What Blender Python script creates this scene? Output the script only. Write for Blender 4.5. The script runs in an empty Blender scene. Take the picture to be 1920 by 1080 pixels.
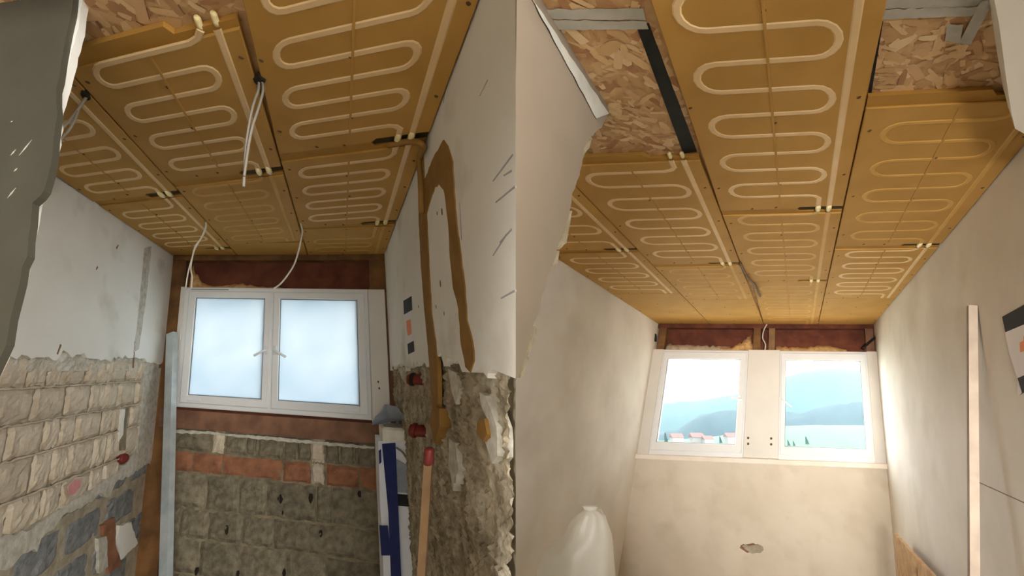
import bpy, bmesh, math, random
import numpy as np
from mathutils import Vector, noise

random.seed(7)
SC = bpy.context.scene
COL = SC.collection

# ------------------------------------------------------------------ camera, sky, exposure
F = 740.0                                    # focal length in pixels of a 1920 wide frame
PITCH = math.radians(21.0)
CAM = np.array([0.0, 0.0, 1.62])
cam_d = bpy.data.cameras.new('camera'); cam = bpy.data.objects.new('camera', cam_d); COL.objects.link(cam)
cam_d.sensor_width = 36.0; cam_d.lens = F / 1920 * 36.0
cam_d.clip_start = 0.02; cam_d.clip_end = 8000
cam.location = CAM; cam.rotation_euler = (math.pi / 2 + PITCH, 0, 0)
SC.camera = cam

world = bpy.data.worlds.new('overcast_sky'); SC.world = world; world.use_nodes = True
bg = world.node_tree.nodes['Background']
bg.inputs[0].default_value = (0.90, 0.96, 1.0, 1); bg.inputs[1].default_value = 5.6

sun_d = bpy.data.lights.new('fill_sun', 'SUN'); sun = bpy.data.objects.new('fill_sun', sun_d); COL.objects.link(sun)  # wide sun added behind the viewer to brighten the left room
sun_d.energy = 6.4; sun_d.angle = math.radians(50); sun_d.color = (1.0, 0.96, 0.90)
sun.rotation_euler = Vector((-0.78, 0.62, -0.12)).to_track_quat('-Z', 'Y').to_euler()

fill_d = bpy.data.lights.new('fill_light', 'AREA'); fill = bpy.data.objects.new('fill_light', fill_d); COL.objects.link(fill)  # unseen light added behind the camera to brighten the right room
fill_d.shape = 'RECTANGLE'; fill_d.size = 0.4; fill_d.size_y = 0.4; fill_d.energy = 19; fill_d.color = (1.0, 0.97, 0.93); fill_d.spread = math.radians(46)
fill.location = (-0.45, -1.5, 1.35); fill.rotation_euler = Vector((3.7, 5.8, 0.35)).to_track_quat('-Z', 'Y').to_euler()

SC.view_settings.view_transform = 'Standard'; SC.view_settings.look = 'None'
SC.view_settings.exposure = 0.64; SC.view_settings.gamma = 1.0
SC.view_settings.use_curve_mapping = False

# ------------------------------------------------------------------ the two room frames
RX = np.array([1, 0, 0.]); RY = np.array([0, -math.sin(PITCH), math.cos(PITCH)]); RZ = np.array([0, math.cos(PITCH), math.sin(PITCH)])
C2W = np.stack([RX, RY, RZ], 1)
def ray(p): return np.array([p[0] - 960.0, -(p[1] - 540.0), F])
def sight(p, dist):
    r = C2W @ ray(p); return CAM + r / np.linalg.norm(r) * dist
class Room:
    """width u, depth v (towards the window, window wall at 0), height w (ceiling boards at 0)"""
    def __init__(s, vd, vz, vx, a, b, width):
        x, d, z = -ray(vx), ray(vd), ray(vz)
        if z[1] < 0: z = -z
        s.B = np.stack([q / np.linalg.norm(q) for q in (x, d, z)], 1); s.Bi = np.linalg.inv(s.B)
        s.O = ray(a) / F
        s.O = s.O * width / s.at(b, 2, 0)[0]
        s.width = width
        s.A = C2W @ s.B; s.o = CAM + C2W @ s.O
    def at(s, p, k, c):
        r = s.Bi @ ray(p); o = s.Bi @ (-s.O)
        return o + (c - o[k]) / r[k] * r
    def W(s, p): return s.o + s.A @ np.asarray(p, float)
    def c(s, x, y, w=0): q = s.at((x, y), 2, w); return (q[0], q[1])      # point on the ceiling (u, v)
    def l(s, x, y, u=0): q = s.at((x, y), 0, u); return (q[1], q[2])      # point on a side wall (v, w)
    def f(s, x, y, v=0): q = s.at((x, y), 1, v); return (q[0], q[2])      # point on the window wall (u, w)
def near_v(rm, u, w, px=967):
    """depth v at which the line (u, w) reaches the vertical corner plane between the two rooms"""
    n = np.array([F, 0, -(px - 960.0)])
    return -(n @ (rm.O + rm.B[:, 0] * u + rm.B[:, 2] * w)) / (n @ rm.B[:, 1])
L = Room((640, 692), (592, -2110), (-3500, 497), (323, 479), (720, 481), 1.75)
R = Room((1497, 777), (1492, -1042), (-5600, 582), (1233, 607), (1640, 607), 2.28)

# ------------------------------------------------------------------ materials
def lin(c):
    return tuple(((v / 255) / 12.92 if v / 255 <= 0.04045 else ((v / 255 + 0.055) / 1.055) ** 2.4) for v in c) + (1,)
MATS = {}
def M(name, c1, c2=None, scale=6, rough=0.8, bump=0.0, bscale=60, metallic=0.0, detail=6, lo=0.35, hi=0.65, rnd=0.0, c3=None, s3=3, t3=(0.6, 0.7), spec=0.3, dist=0.002):
    m = bpy.data.materials.new(name); m.use_nodes = True; nt = m.node_tree; N = nt.nodes; K = nt.links
    b = N['Principled BSDF']; b.inputs['Roughness'].default_value = rough; b.inputs['Metallic'].default_value = metallic
    b.inputs['Specular IOR Level'].default_value = spec
    tc = N.new('ShaderNodeTexCoord')
    out = None
    if c2 is None:
        b.inputs['Base Color'].default_value = lin(c1)
    else:
        n = N.new('ShaderNodeTexNoise'); n.inputs['Scale'].default_value = scale; n.inputs['Detail'].default_value = detail
        K.new(tc.outputs['Object'], n.inputs['Vector'])
        r = N.new('ShaderNodeValToRGB'); r.color_ramp.elements[0].position = lo; r.color_ramp.elements[1].position = hi
        r.color_ramp.elements[0].color = lin(c1); r.color_ramp.elements[1].color = lin(c2)
        K.new(n.outputs['Fac'], r.inputs['Fac']); out = r.outputs['Color']
        if c3 is not None:
            n3 = N.new('ShaderNodeTexNoise'); n3.inputs['Scale'].default_value = s3; n3.inputs['Detail'].default_value = 5
            K.new(tc.outputs['Object'], n3.inputs['Vector'])
            r3 = N.new('ShaderNodeValToRGB'); r3.color_ramp.elements[0].position = t3[0]; r3.color_ramp.elements[1].position = t3[1]
            K.new(n3.outputs['Fac'], r3.inputs['Fac'])
            mx = N.new('ShaderNodeMix'); mx.data_type = 'RGBA'
            K.new(r3.outputs['Color'], mx.inputs[0]); K.new(out, mx.inputs[6]); mx.inputs[7].default_value = lin(c3); out = mx.outputs[2]
        if rnd:
            oi = N.new('ShaderNodeObjectInfo'); hs = N.new('ShaderNodeHueSaturation'); mr = N.new('ShaderNodeMapRange')
            mr.inputs['To Min'].default_value = 1 - rnd; mr.inputs['To Max'].default_value = 1 + rnd
            K.new(oi.outputs['Random'], mr.inputs['Value']); K.new(mr.outputs['Result'], hs.inputs['Value'])
            K.new(out, hs.inputs['Color']); out = hs.outputs['Color']
        K.new(out, b.inputs['Base Color'])
    if bump:
        nb = N.new('ShaderNodeTexNoise'); nb.inputs['Scale'].default_value = bscale; nb.inputs['Detail'].default_value = 5
        K.new(tc.outputs['Object'], nb.inputs['Vector'])
        bp = N.new('ShaderNodeBump'); bp.inputs['Strength'].default_value = bump; bp.inputs['Distance'].default_value = dist
        K.new(nb.outputs['Fac'], bp.inputs['Height']); K.new(bp.outputs['Normal'], b.inputs['Normal'])
    MATS[name] = m
    return m
def attr_mat(name, rough=0.8, bump=0.3, bscale=80, mul=None):
    m = M(name, (200, 160, 110), None, rough=rough, bump=bump, bscale=bscale)
    a = m.node_tree.nodes.new('ShaderNodeVertexColor'); a.layer_name = 'tint'
    m.node_tree.links.new(a.outputs['Color'], m.node_tree.nodes['Principled BSDF'].inputs['Base Color'])
    return m

M('panel', (174, 130, 60), (184, 139, 68), 5, 0.75, 0.15, 90, rnd=0.03)
M('flange_shaded', (164, 120, 50), (174, 128, 56), 5, 0.8, 0.15, 90)  # panel ochre darkened: shade on the near edge put into the colour
M('loop', (214, 180, 130), (222, 190, 142), 9, 0.7)
M('loop_faint', (192, 146, 72), (200, 156, 82), 9, 0.7)
M('screw', (88, 62, 30), None, rough=0.6)
M('brass', (244, 232, 186), (232, 212, 150), 30, 0.35)
M('slot_shade', (70, 54, 26), (58, 46, 22), 20, 0.9)
M('loop_mid', (200, 156, 92), (208, 166, 102), 9, 0.7)
M('dark_gap', (38, 32, 22), None, rough=0.9)
M('black', (22, 22, 20), (34, 34, 32), 20, 0.7)
M('plaster_white', (226, 222, 210), (236, 233, 224), 2.2, 0.9, 0.35, 30, c3=(208, 202, 188), s3=3.5, t3=(0.56, 0.72))
M('plaster_warm', (217, 208, 194), (229, 221, 208), 2.0, 0.9, 0.3, 24, c3=(209, 199, 183), s3=2.6, t3=(0.5, 0.8))
M('plaster_sand', (200, 188, 168), (213, 202, 184), 1.6, 0.9, 0.3, 24, c3=(190, 177, 156), s3=4.5, t3=(0.5, 0.8))
M('plaster_edge', (206, 200, 186), (176, 168, 150), 30, 0.95, 0.6, 60, dist=0.006)
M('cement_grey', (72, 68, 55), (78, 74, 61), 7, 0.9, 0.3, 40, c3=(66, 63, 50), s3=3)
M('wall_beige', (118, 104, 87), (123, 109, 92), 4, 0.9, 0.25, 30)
M('clay', (134, 98, 44), (150, 112, 54), 12, 0.9, 0.5, 40)
M('mortar', (176, 164, 142), (150, 138, 116), 18, 0.95, 0.8, 60, dist=0.006)
M('mortar_dark', (150, 136, 108), (112, 102, 82), 14, 0.95, 0.8, 60, dist=0.006)
M('brick_pale', (206, 192, 170), (186, 170, 146), 14, 0.95, 0.8, 50, rnd=0.06, dist=0.006, c3=(150, 128, 100), s3=9, t3=(0.6, 0.72))
M('block_grey', (136, 126, 104), (98, 90, 72), 22, 0.95, 0.9, 70, rnd=0.14, dist=0.006, c3=(146, 138, 116), s3=5)
M('block_blue', (142, 142, 140), (112, 112, 110), 22, 0.95, 0.8, 70, rnd=0.08, dist=0.006)
M('brick_red', (160, 108, 78), (128, 86, 62), 14, 0.95, 0.7, 60, rnd=0.08, dist=0.005, c3=(150, 134, 110), s3=6)
M('render_rough', (176, 162, 136), (122, 110, 88), 16, 0.95, 0.9, 45, dist=0.01, c3=(182, 172, 150), s3=10, t3=(0.52, 0.66))
M('timber_dark', (112, 62, 42), (84, 44, 32), 9, 0.7, 0.3, 40)
M('timber_brown', (128, 90, 52), (96, 66, 38), 9, 0.75, 0.3, 40)
M('timber_sill', (140, 102, 78), (112, 80, 62), 9, 0.8, 0.4, 40)
M('timber_light', (134, 104, 70), (116, 88, 58), 12, 0.75, 0.2, 40)
M('lath', (164, 148, 130), (148, 132, 116), 12, 0.8, 0.2, 40)
M('foam', (206, 168, 112), (176, 134, 84), 24, 0.95, 0.9, 50, dist=0.008)
M('foam_pale', (196, 178, 150), (168, 148, 122), 24, 0.95, 0.9, 50, dist=0.008)
M('upvc', (224, 224, 222), (230, 230, 228), 3, 0.4, spec=0.4)
M('frame_panel', (214, 208, 198), (222, 216, 206), 3, 0.55)
M('seal', (120, 120, 122), None, rough=0.6)
M('sill_board', (232, 222, 208), (224, 212, 194), 6, 0.6)
M('galv', (206, 214, 214), (184, 194, 196), 12, 0.35, metallic=0.45, spec=0.6)
M('cable_grey', (128, 120, 106), None, rough=0.6)
M('cable_white', (206, 198, 182), None, rough=0.5)
M('blue', (26, 36, 86), (32, 44, 98), 20, 0.45)
M('plastic_white', (232, 234, 238), (222, 224, 228), 10, 0.45)
M('plastic_grey', (150, 156, 164), (128, 134, 142), 10, 0.5)
M('styrofoam', (232, 226, 212), (220, 212, 196), 30, 0.9, 0.3, 90)
M('red', (120, 44, 36), (100, 36, 30), 20, 0.5)
M('pink', (214, 150, 148), (204, 134, 132), 20, 0.6)
M('paper', (236, 230, 228), (230, 222, 220), 5, 0.8)
M('print_black', (44, 44, 48), None, rough=0.8)
M('print_orange', (236, 150, 104), None, rough=0.8)
M('tape', (184, 178, 166), (164, 162, 150), 14, 0.45, 0.4, 30, spec=0.5, dist=0.004)
M('osb_base', (206, 170, 124), (184, 144, 98), 16, 0.85, 0.3, 60)
M('pencil', (168, 164, 162), None, rough=0.9)
attr_mat('osb_chip')
M('floor', (216, 206, 190), (204, 194, 178), 5, 0.9, 0.2, 30)  # kept pale so the unseen floor bounces light onto the ceilings
M('ground_pale', (170, 174, 164), (180, 184, 174), 0.03, 1.0)
M('forest_near', (18, 30, 34), (24, 38, 40), 0.02, 1.0)
M('grass', (64, 98, 64), (70, 104, 70), 0.03, 1.0)
M('forest', (28, 44, 42), (36, 54, 50), 0.02, 1.0)
M('roof_red', (96, 72, 68), None, rough=0.9)
M('house_wall', (120, 116, 112), None, rough=0.9)

def glass(name, frosted):
    m = bpy.data.materials.new(name); m.use_nodes = True; nt = m.node_tree; N = nt.nodes; K = nt.links
    N.remove(N['Principled BSDF']); out = N['Material Output']
    mix = N.new('ShaderNodeMixShader'); gl = N.new('ShaderNodeBsdfGlossy')
    if frosted:
        t = N.new('ShaderNodeBsdfTranslucent'); gl.inputs['Roughness'].default_value = 0.25; mix.inputs[0].default_value = 0.04
        tc = N.new('ShaderNodeTexCoord'); n = N.new('ShaderNodeTexNoise'); n.inputs['Scale'].default_value = 2.0
        K.new(tc.outputs['Object'], n.inputs['Vector'])
        r = N.new('ShaderNodeValToRGB'); r.color_ramp.elements[0].color = (0.355, 0.395, 0.425, 1); r.color_ramp.elements[1].color = (0.425, 0.447, 0.462, 1)
        r.color_ramp.elements[0].position = 0.35; r.color_ramp.elements[1].position = 0.65
        K.new(n.outputs['Fac'], r.inputs['Fac']); K.new(r.outputs['Color'], t.inputs['Color'])
    else:
        t = N.new('ShaderNodeBsdfTransparent'); t.inputs['Color'].default_value = (0.97, 0.98, 0.98, 1)
        gl.inputs['Roughness'].default_value = 0.02; mix.inputs[0].default_value = 0.03
    K.new(t.outputs[0], mix.inputs[1]); K.new(gl.outputs[0], mix.inputs[2]); K.new(mix.outputs[0], out.inputs['Surface'])
    MATS[name] = m
glass('glass_frosted', True); glass('glass_clear', False)
def film(name, col):
    m = bpy.data.materials.new(name); m.use_nodes = True; nt = m.node_tree; N = nt.nodes; K = nt.links
    b = N['Principled BSDF']; b.inputs['Base Color'].default_value = lin(col); b.inputs['Roughness'].default_value = 0.35
    t = N.new('ShaderNodeBsdfTranslucent'); t.inputs['Color'].default_value = lin(col)
    tr = N.new('ShaderNodeBsdfTransparent')
    m1 = N.new('ShaderNodeMixShader'); m1.inputs[0].default_value = 0.45
    m2 = N.new('ShaderNodeMixShader'); m2.inputs[0].default_value = 0.10
    K.new(b.outputs[0], m1.inputs[1]); K.new(t.outputs[0], m1.inputs[2]); K.new(m1.outputs[0], m2.inputs[1]); K.new(tr.outputs[0], m2.inputs[2])
    K.new(m2.outputs[0], N['Material Output'].inputs['Surface']); MATS[name] = m
film('bag_film', (247, 244, 234))

# ------------------------------------------------------------------ object helpers
ORG = {}
def put(name, verts, faces, mat, parent=None, origin=None, smooth=False, tint=None):
    """one mesh object from world-space vertices"""
    V = np.asarray(verts, float)
    if origin is None:
        origin = np.array([(V[:, 0].min() + V[:, 0].max()) / 2, (V[:, 1].min() + V[:, 1].max()) / 2, V[:, 2].min()])
    me = bpy.data.meshes.new(name); me.from_pydata((V - origin).tolist(), [], faces)
    bm = bmesh.new(); bm.from_mesh(me); bmesh.ops.recalc_face_normals(bm, faces=bm.faces); bm.to_mesh(me); bm.free()
    if smooth:
        for p in me.polygons: p.use_smooth = True
    if tint is not None:
        ca = me.color_attributes.new('tint', 'FLOAT_COLOR', 'CORNER')
        for p in me.polygons:
            for li in p.loop_indices: ca.data[li].color = tint[p.index]
    me.materials.append(MATS[mat])
    return link(name, me, origin, parent)
def link(name, me, origin, parent=None):
    o = bpy.data.objects.new(name, me); COL.objects.link(o)
    ORG[o.name] = np.asarray(origin, float)
    if parent is not None:
        o.parent = parent; o.location = origin - ORG[parent.name]
    else: o.location = origin
    return o
def empty(name, origin, parent=None):
    o = bpy.data.objects.new(name, None); COL.objects.link(o); o.empty_display_size = 0.05
    ORG[o.name] = np.asarray(origin, float); o.location = origin if parent is None else np.asarray(origin) - ORG[parent.name]
    o.parent = parent
    return o
def tag(o, label, cat, group=None, kind=None):
    o['label'] = label; o['category'] = cat
    if group: o['group'] = group
    if kind: o['kind'] = kind
    return o
def box_vf(u0, u1, v0, v1, w0, w1):
    V = [(u, v, w) for u in (u0, u1) for v in (v0, v1) for w in (w0, w1)]
    Fc = [(0, 1, 3, 2), (4, 6, 7, 5), (0, 4, 5, 1), (2, 3, 7, 6), (0, 2, 6, 4), (1, 5, 7, 3)]
    return V, Fc
def bevel_box(u0, u1, v0, v1, w0, w1, e, k):
    """box whose face on axis k (the max or min side given by sign of e) has chamfered edges"""
    lo = [u0, v0, w0]; hi = [u1, v1, w1]; a, b = [i for i in range(3) if i != k]
    c = abs(e); V = []
    back, front = (lo[k], hi[k]) if e > 0 else (hi[k], lo[k])
    mid = front - c if e > 0 else front + c
    for kk, ins in ((back, 0), (mid, 0), (front, c)):
        for (x, y) in ((lo[a] + ins, lo[b] + ins), (hi[a] - ins, lo[b] + ins), (hi[a] - ins, hi[b] - ins), (lo[a] + ins, hi[b] - ins)):
            p = [0, 0, 0]; p[k] = kk; p[a] = x; p[b] = y; V.append(tuple(p))
    Fc = [(0, 1, 2, 3), (8, 9, 10, 11)]
    for s in (0, 4):
        for i in range(4):
            j = (i + 1) % 4; Fc.append((s + i, s + j, s + 4 + j, s + 4 + i))
    return V, Fc
def rbox(rm, name, ext, mat, parent=None, **k):
    V, Fc = box_vf(*ext); return put(name, [rm.W(p) for p in V], Fc, mat, parent, **k)
def merge(parts):
    V = []; Fc = []
    for v, f in parts:
        n = len(V); V += list(v); Fc += [tuple(i + n for i in q) for q in f]
    return V, Fc
def slab_vf(poly, k, c0, c1):
    """extrude a 2D polygon (the two other axes in order) along axis k"""
    a, b = [i for i in range(3) if i != k]; V = []
    for c in (c0, c1):
        for q in poly:
            p = [0, 0, 0]; p[k] = c; p[a] = q[0]; p[b] = q[1]; V.append(tuple(p))
    n = len(poly)
    return V, [tuple(range(n)), tuple(range(n, 2 * n))] + [(i, (i + 1) % n, n + (i + 1) % n, n + i) for i in range(n)]
def slab(rm, name, poly, k, c0, c1, mat, parent=None, **kw):
    V, Fc = slab_vf(poly, k, c0, c1); return put(name, [rm.W(p) for p in V], Fc, mat, parent, **kw)
def slab2(rm, name, pa, pb, k, c0, c1, mat, parent=None, **kw):
    V = slab_vf(pa, k, c0, c0)[0][:len(pa)] + slab_vf(pb, k, c1, c1)[0][:len(pb)]
    return put(name, [rm.W(p) for p in V], slab_vf(pa, k, 0, 1)[1], mat, parent, **kw)
def sheet(rm, name, far, near, bot, wtop, c0, c1, mat, parent):
    """plaster sheet on a side wall: straight top edge, torn lower edge bot running from far to near"""
    V = []; Fc = []; bot = sorted(bot, key=lambda p: -p[0]); n = len(bot)
    for c in (c0, c1):
        f0, n0, n1 = far, near(wtop, c), near(bot[-1][1], c)
        for i, p in enumerate(bot):
            V.append((c, f0 + (n0 - f0) * i / (n - 1), wtop))
        for i, p in enumerate(bot):
            V.append((c, far if i == 0 else n1 if i == n - 1 else p[0], p[1]))
    for i in range(n - 1):
        Fc += [(i, i + 1, n + i + 1, n + i), (2 * n + i, 2 * n + i + 1, 3 * n + i + 1, 3 * n + i), (n + i, n + i + 1, 3 * n + i + 1, 3 * n + i), (i, i + 1, 2 * n + i + 1, 2 * n + i)]
    Fc += [(0, n, 3 * n, 2 * n), (n - 1, 2 * n - 1, 4 * n - 1, 3 * n - 1)]
    return put(name, [rm.W(p) for p in V], Fc, mat, parent)
def rag(pts, step, amp, seed=0, closed=False):
    rg = random.Random(seed); out = []
    n = len(pts)
    for i in range(n if closed else n - 1):
        a = np.array(pts[i], float); b = np.array(pts[(i + 1) % n], float); d = b - a; ln = np.linalg.norm(d)
        if ln < 1e-9: continue
        nn = np.array([-d[1], d[0]]) / ln; m = max(1, int(ln / step))
        for j in range(m):
            t = (j + (rg.uniform(-.3, .3) if j else 0)) / m
            out.append(tuple(a + d * t + nn * (rg.uniform(-1, 1) * amp if (j or i) else 0)))
    if not closed: out.append(tuple(pts[-1]))
    return out
def tube_vf(path, rad, n=8, close=True):
    P = [np.asarray(p, float) for p in path]; V = []; Fc = []; prev = None
    for i, p in enumerate(P):
        t = (P[min(i + 1, len(P) - 1)] - P[max(i - 1, 0)]); t /= (np.linalg.norm(t) + 1e-12)
        if prev is None:
            h = np.array([0, 0, 1.]) if abs(t[2]) < .9 else np.array([1., 0, 0]); a = np.cross(t, h)
        else: a = prev - t * (prev @ t)
        a /= np.linalg.norm(a); prev = a; b = np.cross(t, a)
        r = rad[i] if hasattr(rad, '__len__') else rad
        for k in range(n):
            q = 2 * math.pi * k / n; V.append(p + r * (math.cos(q) * a + math.sin(q) * b))
    for i in range(len(P) - 1):
        for k in range(n):
            Fc.append((i * n + k, i * n + (k + 1) % n, (i + 1) * n + (k + 1) % n, (i + 1) * n + k))
    if close: Fc += [tuple(range(n)), tuple(range((len(P) - 1) * n, len(P) * n))]
    return V, Fc
def smooth_path(pts, per=8):
    P = [np.asarray(p, float) for p in pts]; P = [2 * P[0] - P[1]] + P + [2 * P[-1] - P[-2]]; out = []
    for i in range(1, len(P) - 2):
        for j in range(per):
            t = j / per; a, b, c, d = P[i - 1:i + 3]
            out.append(.5 * (2 * b + (c - a) * t + (2 * a - 5 * b + 4 * c - d) * t * t + (3 * b - a - 3 * c + d) * t ** 3))
    return out + [P[-2]]
def tube(name, path, rad, mat, parent=None, n=8, **kw):
    V, Fc = tube_vf(path, rad, n); return put(name, V, Fc, mat, parent, smooth=True, **kw)

# ------------------------------------------------------------------ the setting: floor and ceilings
fl = put('floor', [(-9, -5, 0.22), (9, -5, 0.22), (9, 5.6, 0.22), (-9, 5.6, 0.22), (-9, -5, 0.1), (9, -5, 0.1), (9, 5.6, 0.1), (-9, 5.6, 0.1)],
         [(0, 1, 2, 3), (4, 5, 6, 7), (0, 1, 5, 4), (1, 2, 6, 5), (2, 3, 7, 6), (3, 0, 4, 7)], 'floor')
tag(fl, 'unseen screed floor below both attic rooms, pale to bounce light', 'floor', kind='structure')

DECK = 0.028
ceilL = slab(L, 'ceiling', [(-0.05, 0.03), (1.80, 0.03), (1.80, -2.55), (-0.05, -2.55)], 2, DECK, DECK + 0.03, 'osb_base')
tag(ceilL, 'ochre heating panel ceiling above the frosted window, boarded behind', 'ceiling', kind='structure')
ceilR = slab(R, 'ceiling', [(-0.05, 0.03), (2.36, 0.03), (2.36, -4.9), (0.55, -4.9), (-0.05, -4.2)], 2, DECK, DECK + 0.03, 'osb_base')
tag(ceilR, 'ochre heating panel ceiling with bare chipboard patches above the clear window', 'ceiling', kind='structure')

def chips(rm, parent, region, count, seed, k=2, c=DECK, sgn=-1, size=(0.03, 0.11)):
    rg = random.Random(seed); V = []; Fc = []; T = []
    pal = [(214, 176, 128), (214, 180, 134), (198, 160, 112), (190, 150, 104), (180, 138, 96), (220, 190, 148), (202, 162, 118), (170, 124, 86)]
    a, b = [i for i in range(3) if i != k]
    (x0, x1, y0, y1) = region
    for i in range(count):
        cx, cy = rg.uniform(x0, x1), rg.uniform(y0, y1); an = rg.gauss(0.8, 0.8); ln = rg.uniform(*size) / 2; wd = ln * rg.uniform(.18, .5)
        h = c + sgn * rg.uniform(0.0004, 0.0035); tl = rg.uniform(-.0006, .0006)
        base = len(V)
        for (p, q) in ((-1, -.8), (-.3, -1), (.9, -.9), (1, .2), (.8, 1), (-.5, .9), (-1.05, .3)):
            p *= ln * rg.uniform(.85, 1.1); q *= wd * rg.uniform(.8, 1.15)
            x = min(max(cx + p * math.cos(an) - q * math.sin(an), x0), x1); y = min(max(cy + p * math.sin(an) + q * math.cos(an), y0), y1)
            pt = [0, 0, 0]; pt[k] = h + tl * p / ln; pt[a] = x; pt[b] = y; V.append(rm.W(pt))
        Fc.append(tuple(range(base, base + 7))); col = lin(pal[int(rg.random() ** 1.2 * len(pal))]); T.append(col)
    o = put('wood_strands', V, Fc, 'osb_chip', parent, tint=T); o['kind'] = 'stuff'
    return o
chips(R, ceilR, (0.55, 1.16, -4.85, -3.66), 1100, 3, size=(.025, .085))
chips(R, ceilR, (1.69, 2.34, -4.85, -3.95), 1000, 4, size=(.025, .085))
chips(L, ceilL, (0.5, 1.2, -2.5, -2.08), 360, 5)

screw_me = None
def panel(rm, ceil, u0, u1, v0, v1, s=0.0, rows=8, near='flange_shaded', loop='loop', far_slot=True, near_slot=True, seed=0, loops=True, straight=True, dy=None, off=None, near_clip=False):
    """heating panel from near edge v0 to far edge v1; s shears the rows to follow the boards"""
    global screw_me
    rg = random.Random(seed); uc = (u0 + u1) / 2
    P = lambda u, v, w=0: rm.W((u, v + s * (u - uc), w))
    g = 0.003; a, b = u0 + g, u1 - g; n0, n1 = v0 + g, v1 - g
    W_ = u1 - u0; sl = 0.19; sd = 0.030
    fw = 0.055 if near == 'flange_shaded' else 0.0      # lowered border strip at the near end
    out = []
    # body outline with chamfered corners and slots where the pipes leave
    body = [(a, n0 + fw + .0)]
    if near_slot and not fw: body = [(a + .03, n0), (b - sl - .02, n0), (b - sl, n0 + sd), (b - .03, n0 + sd), (b, n0 + sd + .02)]
    elif fw: body = [(a, n0 + fw), (b, n0 + fw)]
    else: body = [(a, n0), (b, n0)]
    if far_slot: body += [(b, n1 - .02), (b - .02, n1 - sd * .7), (b - sl, n1 - sd * .7), (b - sl - .02, n1), (a, n1)]
    else: body += [(b, n1), (a, n1)]
    th = DECK - 0.003
    n = len(body); V = []; Fc = []
    cx = sum(p[0] for p in body) / n; cy = sum(p[1] for p in body) / n
    for (w, ins) in ((th, 0), (.003, 0), (0, .003)):
        for (x, y) in body:
            V.append(P(x + (ins if x < cx else -ins), y + (ins if y < cy else -ins), w))
    Fc = [tuple(range(n)), tuple(range(2 * n, 3 * n))]
    for q in (0, n):
        for i in range(n): Fc.append((q + i, q + (i + 1) % n, q + n + (i + 1) % n, q + n + i))
    o = put('heating_panel', V, Fc, 'panel', ceil)
    if fw:
        fl = [(a, n0), (b - sl - .02, n0), (b - sl, n0 + sd), (b, n0 + sd), (b, n0 + fw), (a, n0 + fw)] if near_slot else [(a, n0), (b, n0), (b, n0 + fw), (a, n0 + fw)]
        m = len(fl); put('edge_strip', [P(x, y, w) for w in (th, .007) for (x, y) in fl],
                         [tuple(range(m)), tuple(range(m, 2 * m))] + [(i, (i + 1) % m, m + (i + 1) % m, m + i) for i in range(m)], 'flange_shaded', o)
    # heating loop: flattened half-round strip lying a little proud of the board
    hw = 0.0125
    def strip(name, path, mat):
        V = []; Fc = []; m = len(path)
        for i in range(m):
            p = np.array(path[i]); t = np.array(path[min(i + 1, m - 1)]) - np.array(path[max(i - 1, 0)]); t = t / (np.linalg.norm(t) + 1e-9); nn = np.array([-t[1], t[0]])
            for (off, w) in ((-hw, .0005), (-hw * .6, -.0022), (hw * .6, -.0022), (hw, .0005)):
                q = p + nn * off; V.append(P(q[0], q[1], w))
        for i in range(m - 1):
            for k in range(3): Fc.append((4 * i + k, 4 * i + k + 1, 4 * i + 5 + k, 4 * i + 4 + k))
        return put(name, V, Fc, mat, o)
    if loops:
        dy = dy or (.0915 if rm is L else .127); off = off or (.095 if rm is L else .15); y1 = n1 - off; y0 = y1 - (rows - 1) * dy; r = dy / 2
        ul = a + .075; ur = b - .155; path = []
        path += [(ur + .045, n0 + fw * .6 + .008), (ur + .045, y0 - .03), (ur + .03, y0 - .01), (ur, y0)]
        for i in range(rows):
            y = y0 + i * dy; left_going = (i % 2 == 0)
            xs = np.linspace(ur, ul + r, 5) if left_going else np.linspace(ul + r, ur - .0, 5)
            path += [(x, y) for x in xs]
            if i < rows - 1:
                c = ul + r if left_going else ur
                for j in range(1, 8):
                    th_ = math.pi * j / 8; sx = -1 if left_going else 1
                    path.append((c + sx * r * math.sin(th_) * (1 if left_going else .9), y + r - r * math.cos(th_)))
        path += [(ur + .025, y1 + .008), (ur + .045, y1 + .03), (ur + .045, n1 - .01)]
        strip('heating_loop', path, loop)
    if straight:
        strip('return_pipe', [(b - .062, n0 + fw * .6 + .008), (b - .062, (n0 + n1) / 2), (b - .062, n1 - .01)], loop)
    if loops:
        put('retaining_strip', [P(x, y, w) for w in (-.0030, .001) for (x, y) in ((uc - .004, n0 + fw + .02), (uc + .004, n0 + fw + .02), (uc + .004, n1 - .06), (uc - .004, n1 - .06))],
            [(0, 1, 2, 3), (4, 5, 6, 7), (0, 1, 5, 4), (1, 2, 6, 5), (2, 3, 7, 6), (3, 0, 4, 7)], 'panel', o)
    # screws
    if screw_me is None:
        Vs, Fs = [], []
        for i in range(8):
            q = i * math.pi / 4; Vs.append((.0062 * math.cos(q), .0062 * math.sin(q), 0))
        for i in range(8):
            q = i * math.pi / 4; Vs.append((.004 * math.cos(q), .004 * math.sin(q), -.0022))
        Fs = [tuple(range(8, 16))] + [(i, (i + 1) % 8, 8 + (i + 1) % 8, 8 + i) for i in range(8)]
        screw_me = bpy.data.meshes.new('screw'); screw_me.from_pydata(Vs, [], Fs); screw_me.materials.append(MATS['screw'])
    ln = n1 - n0
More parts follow.
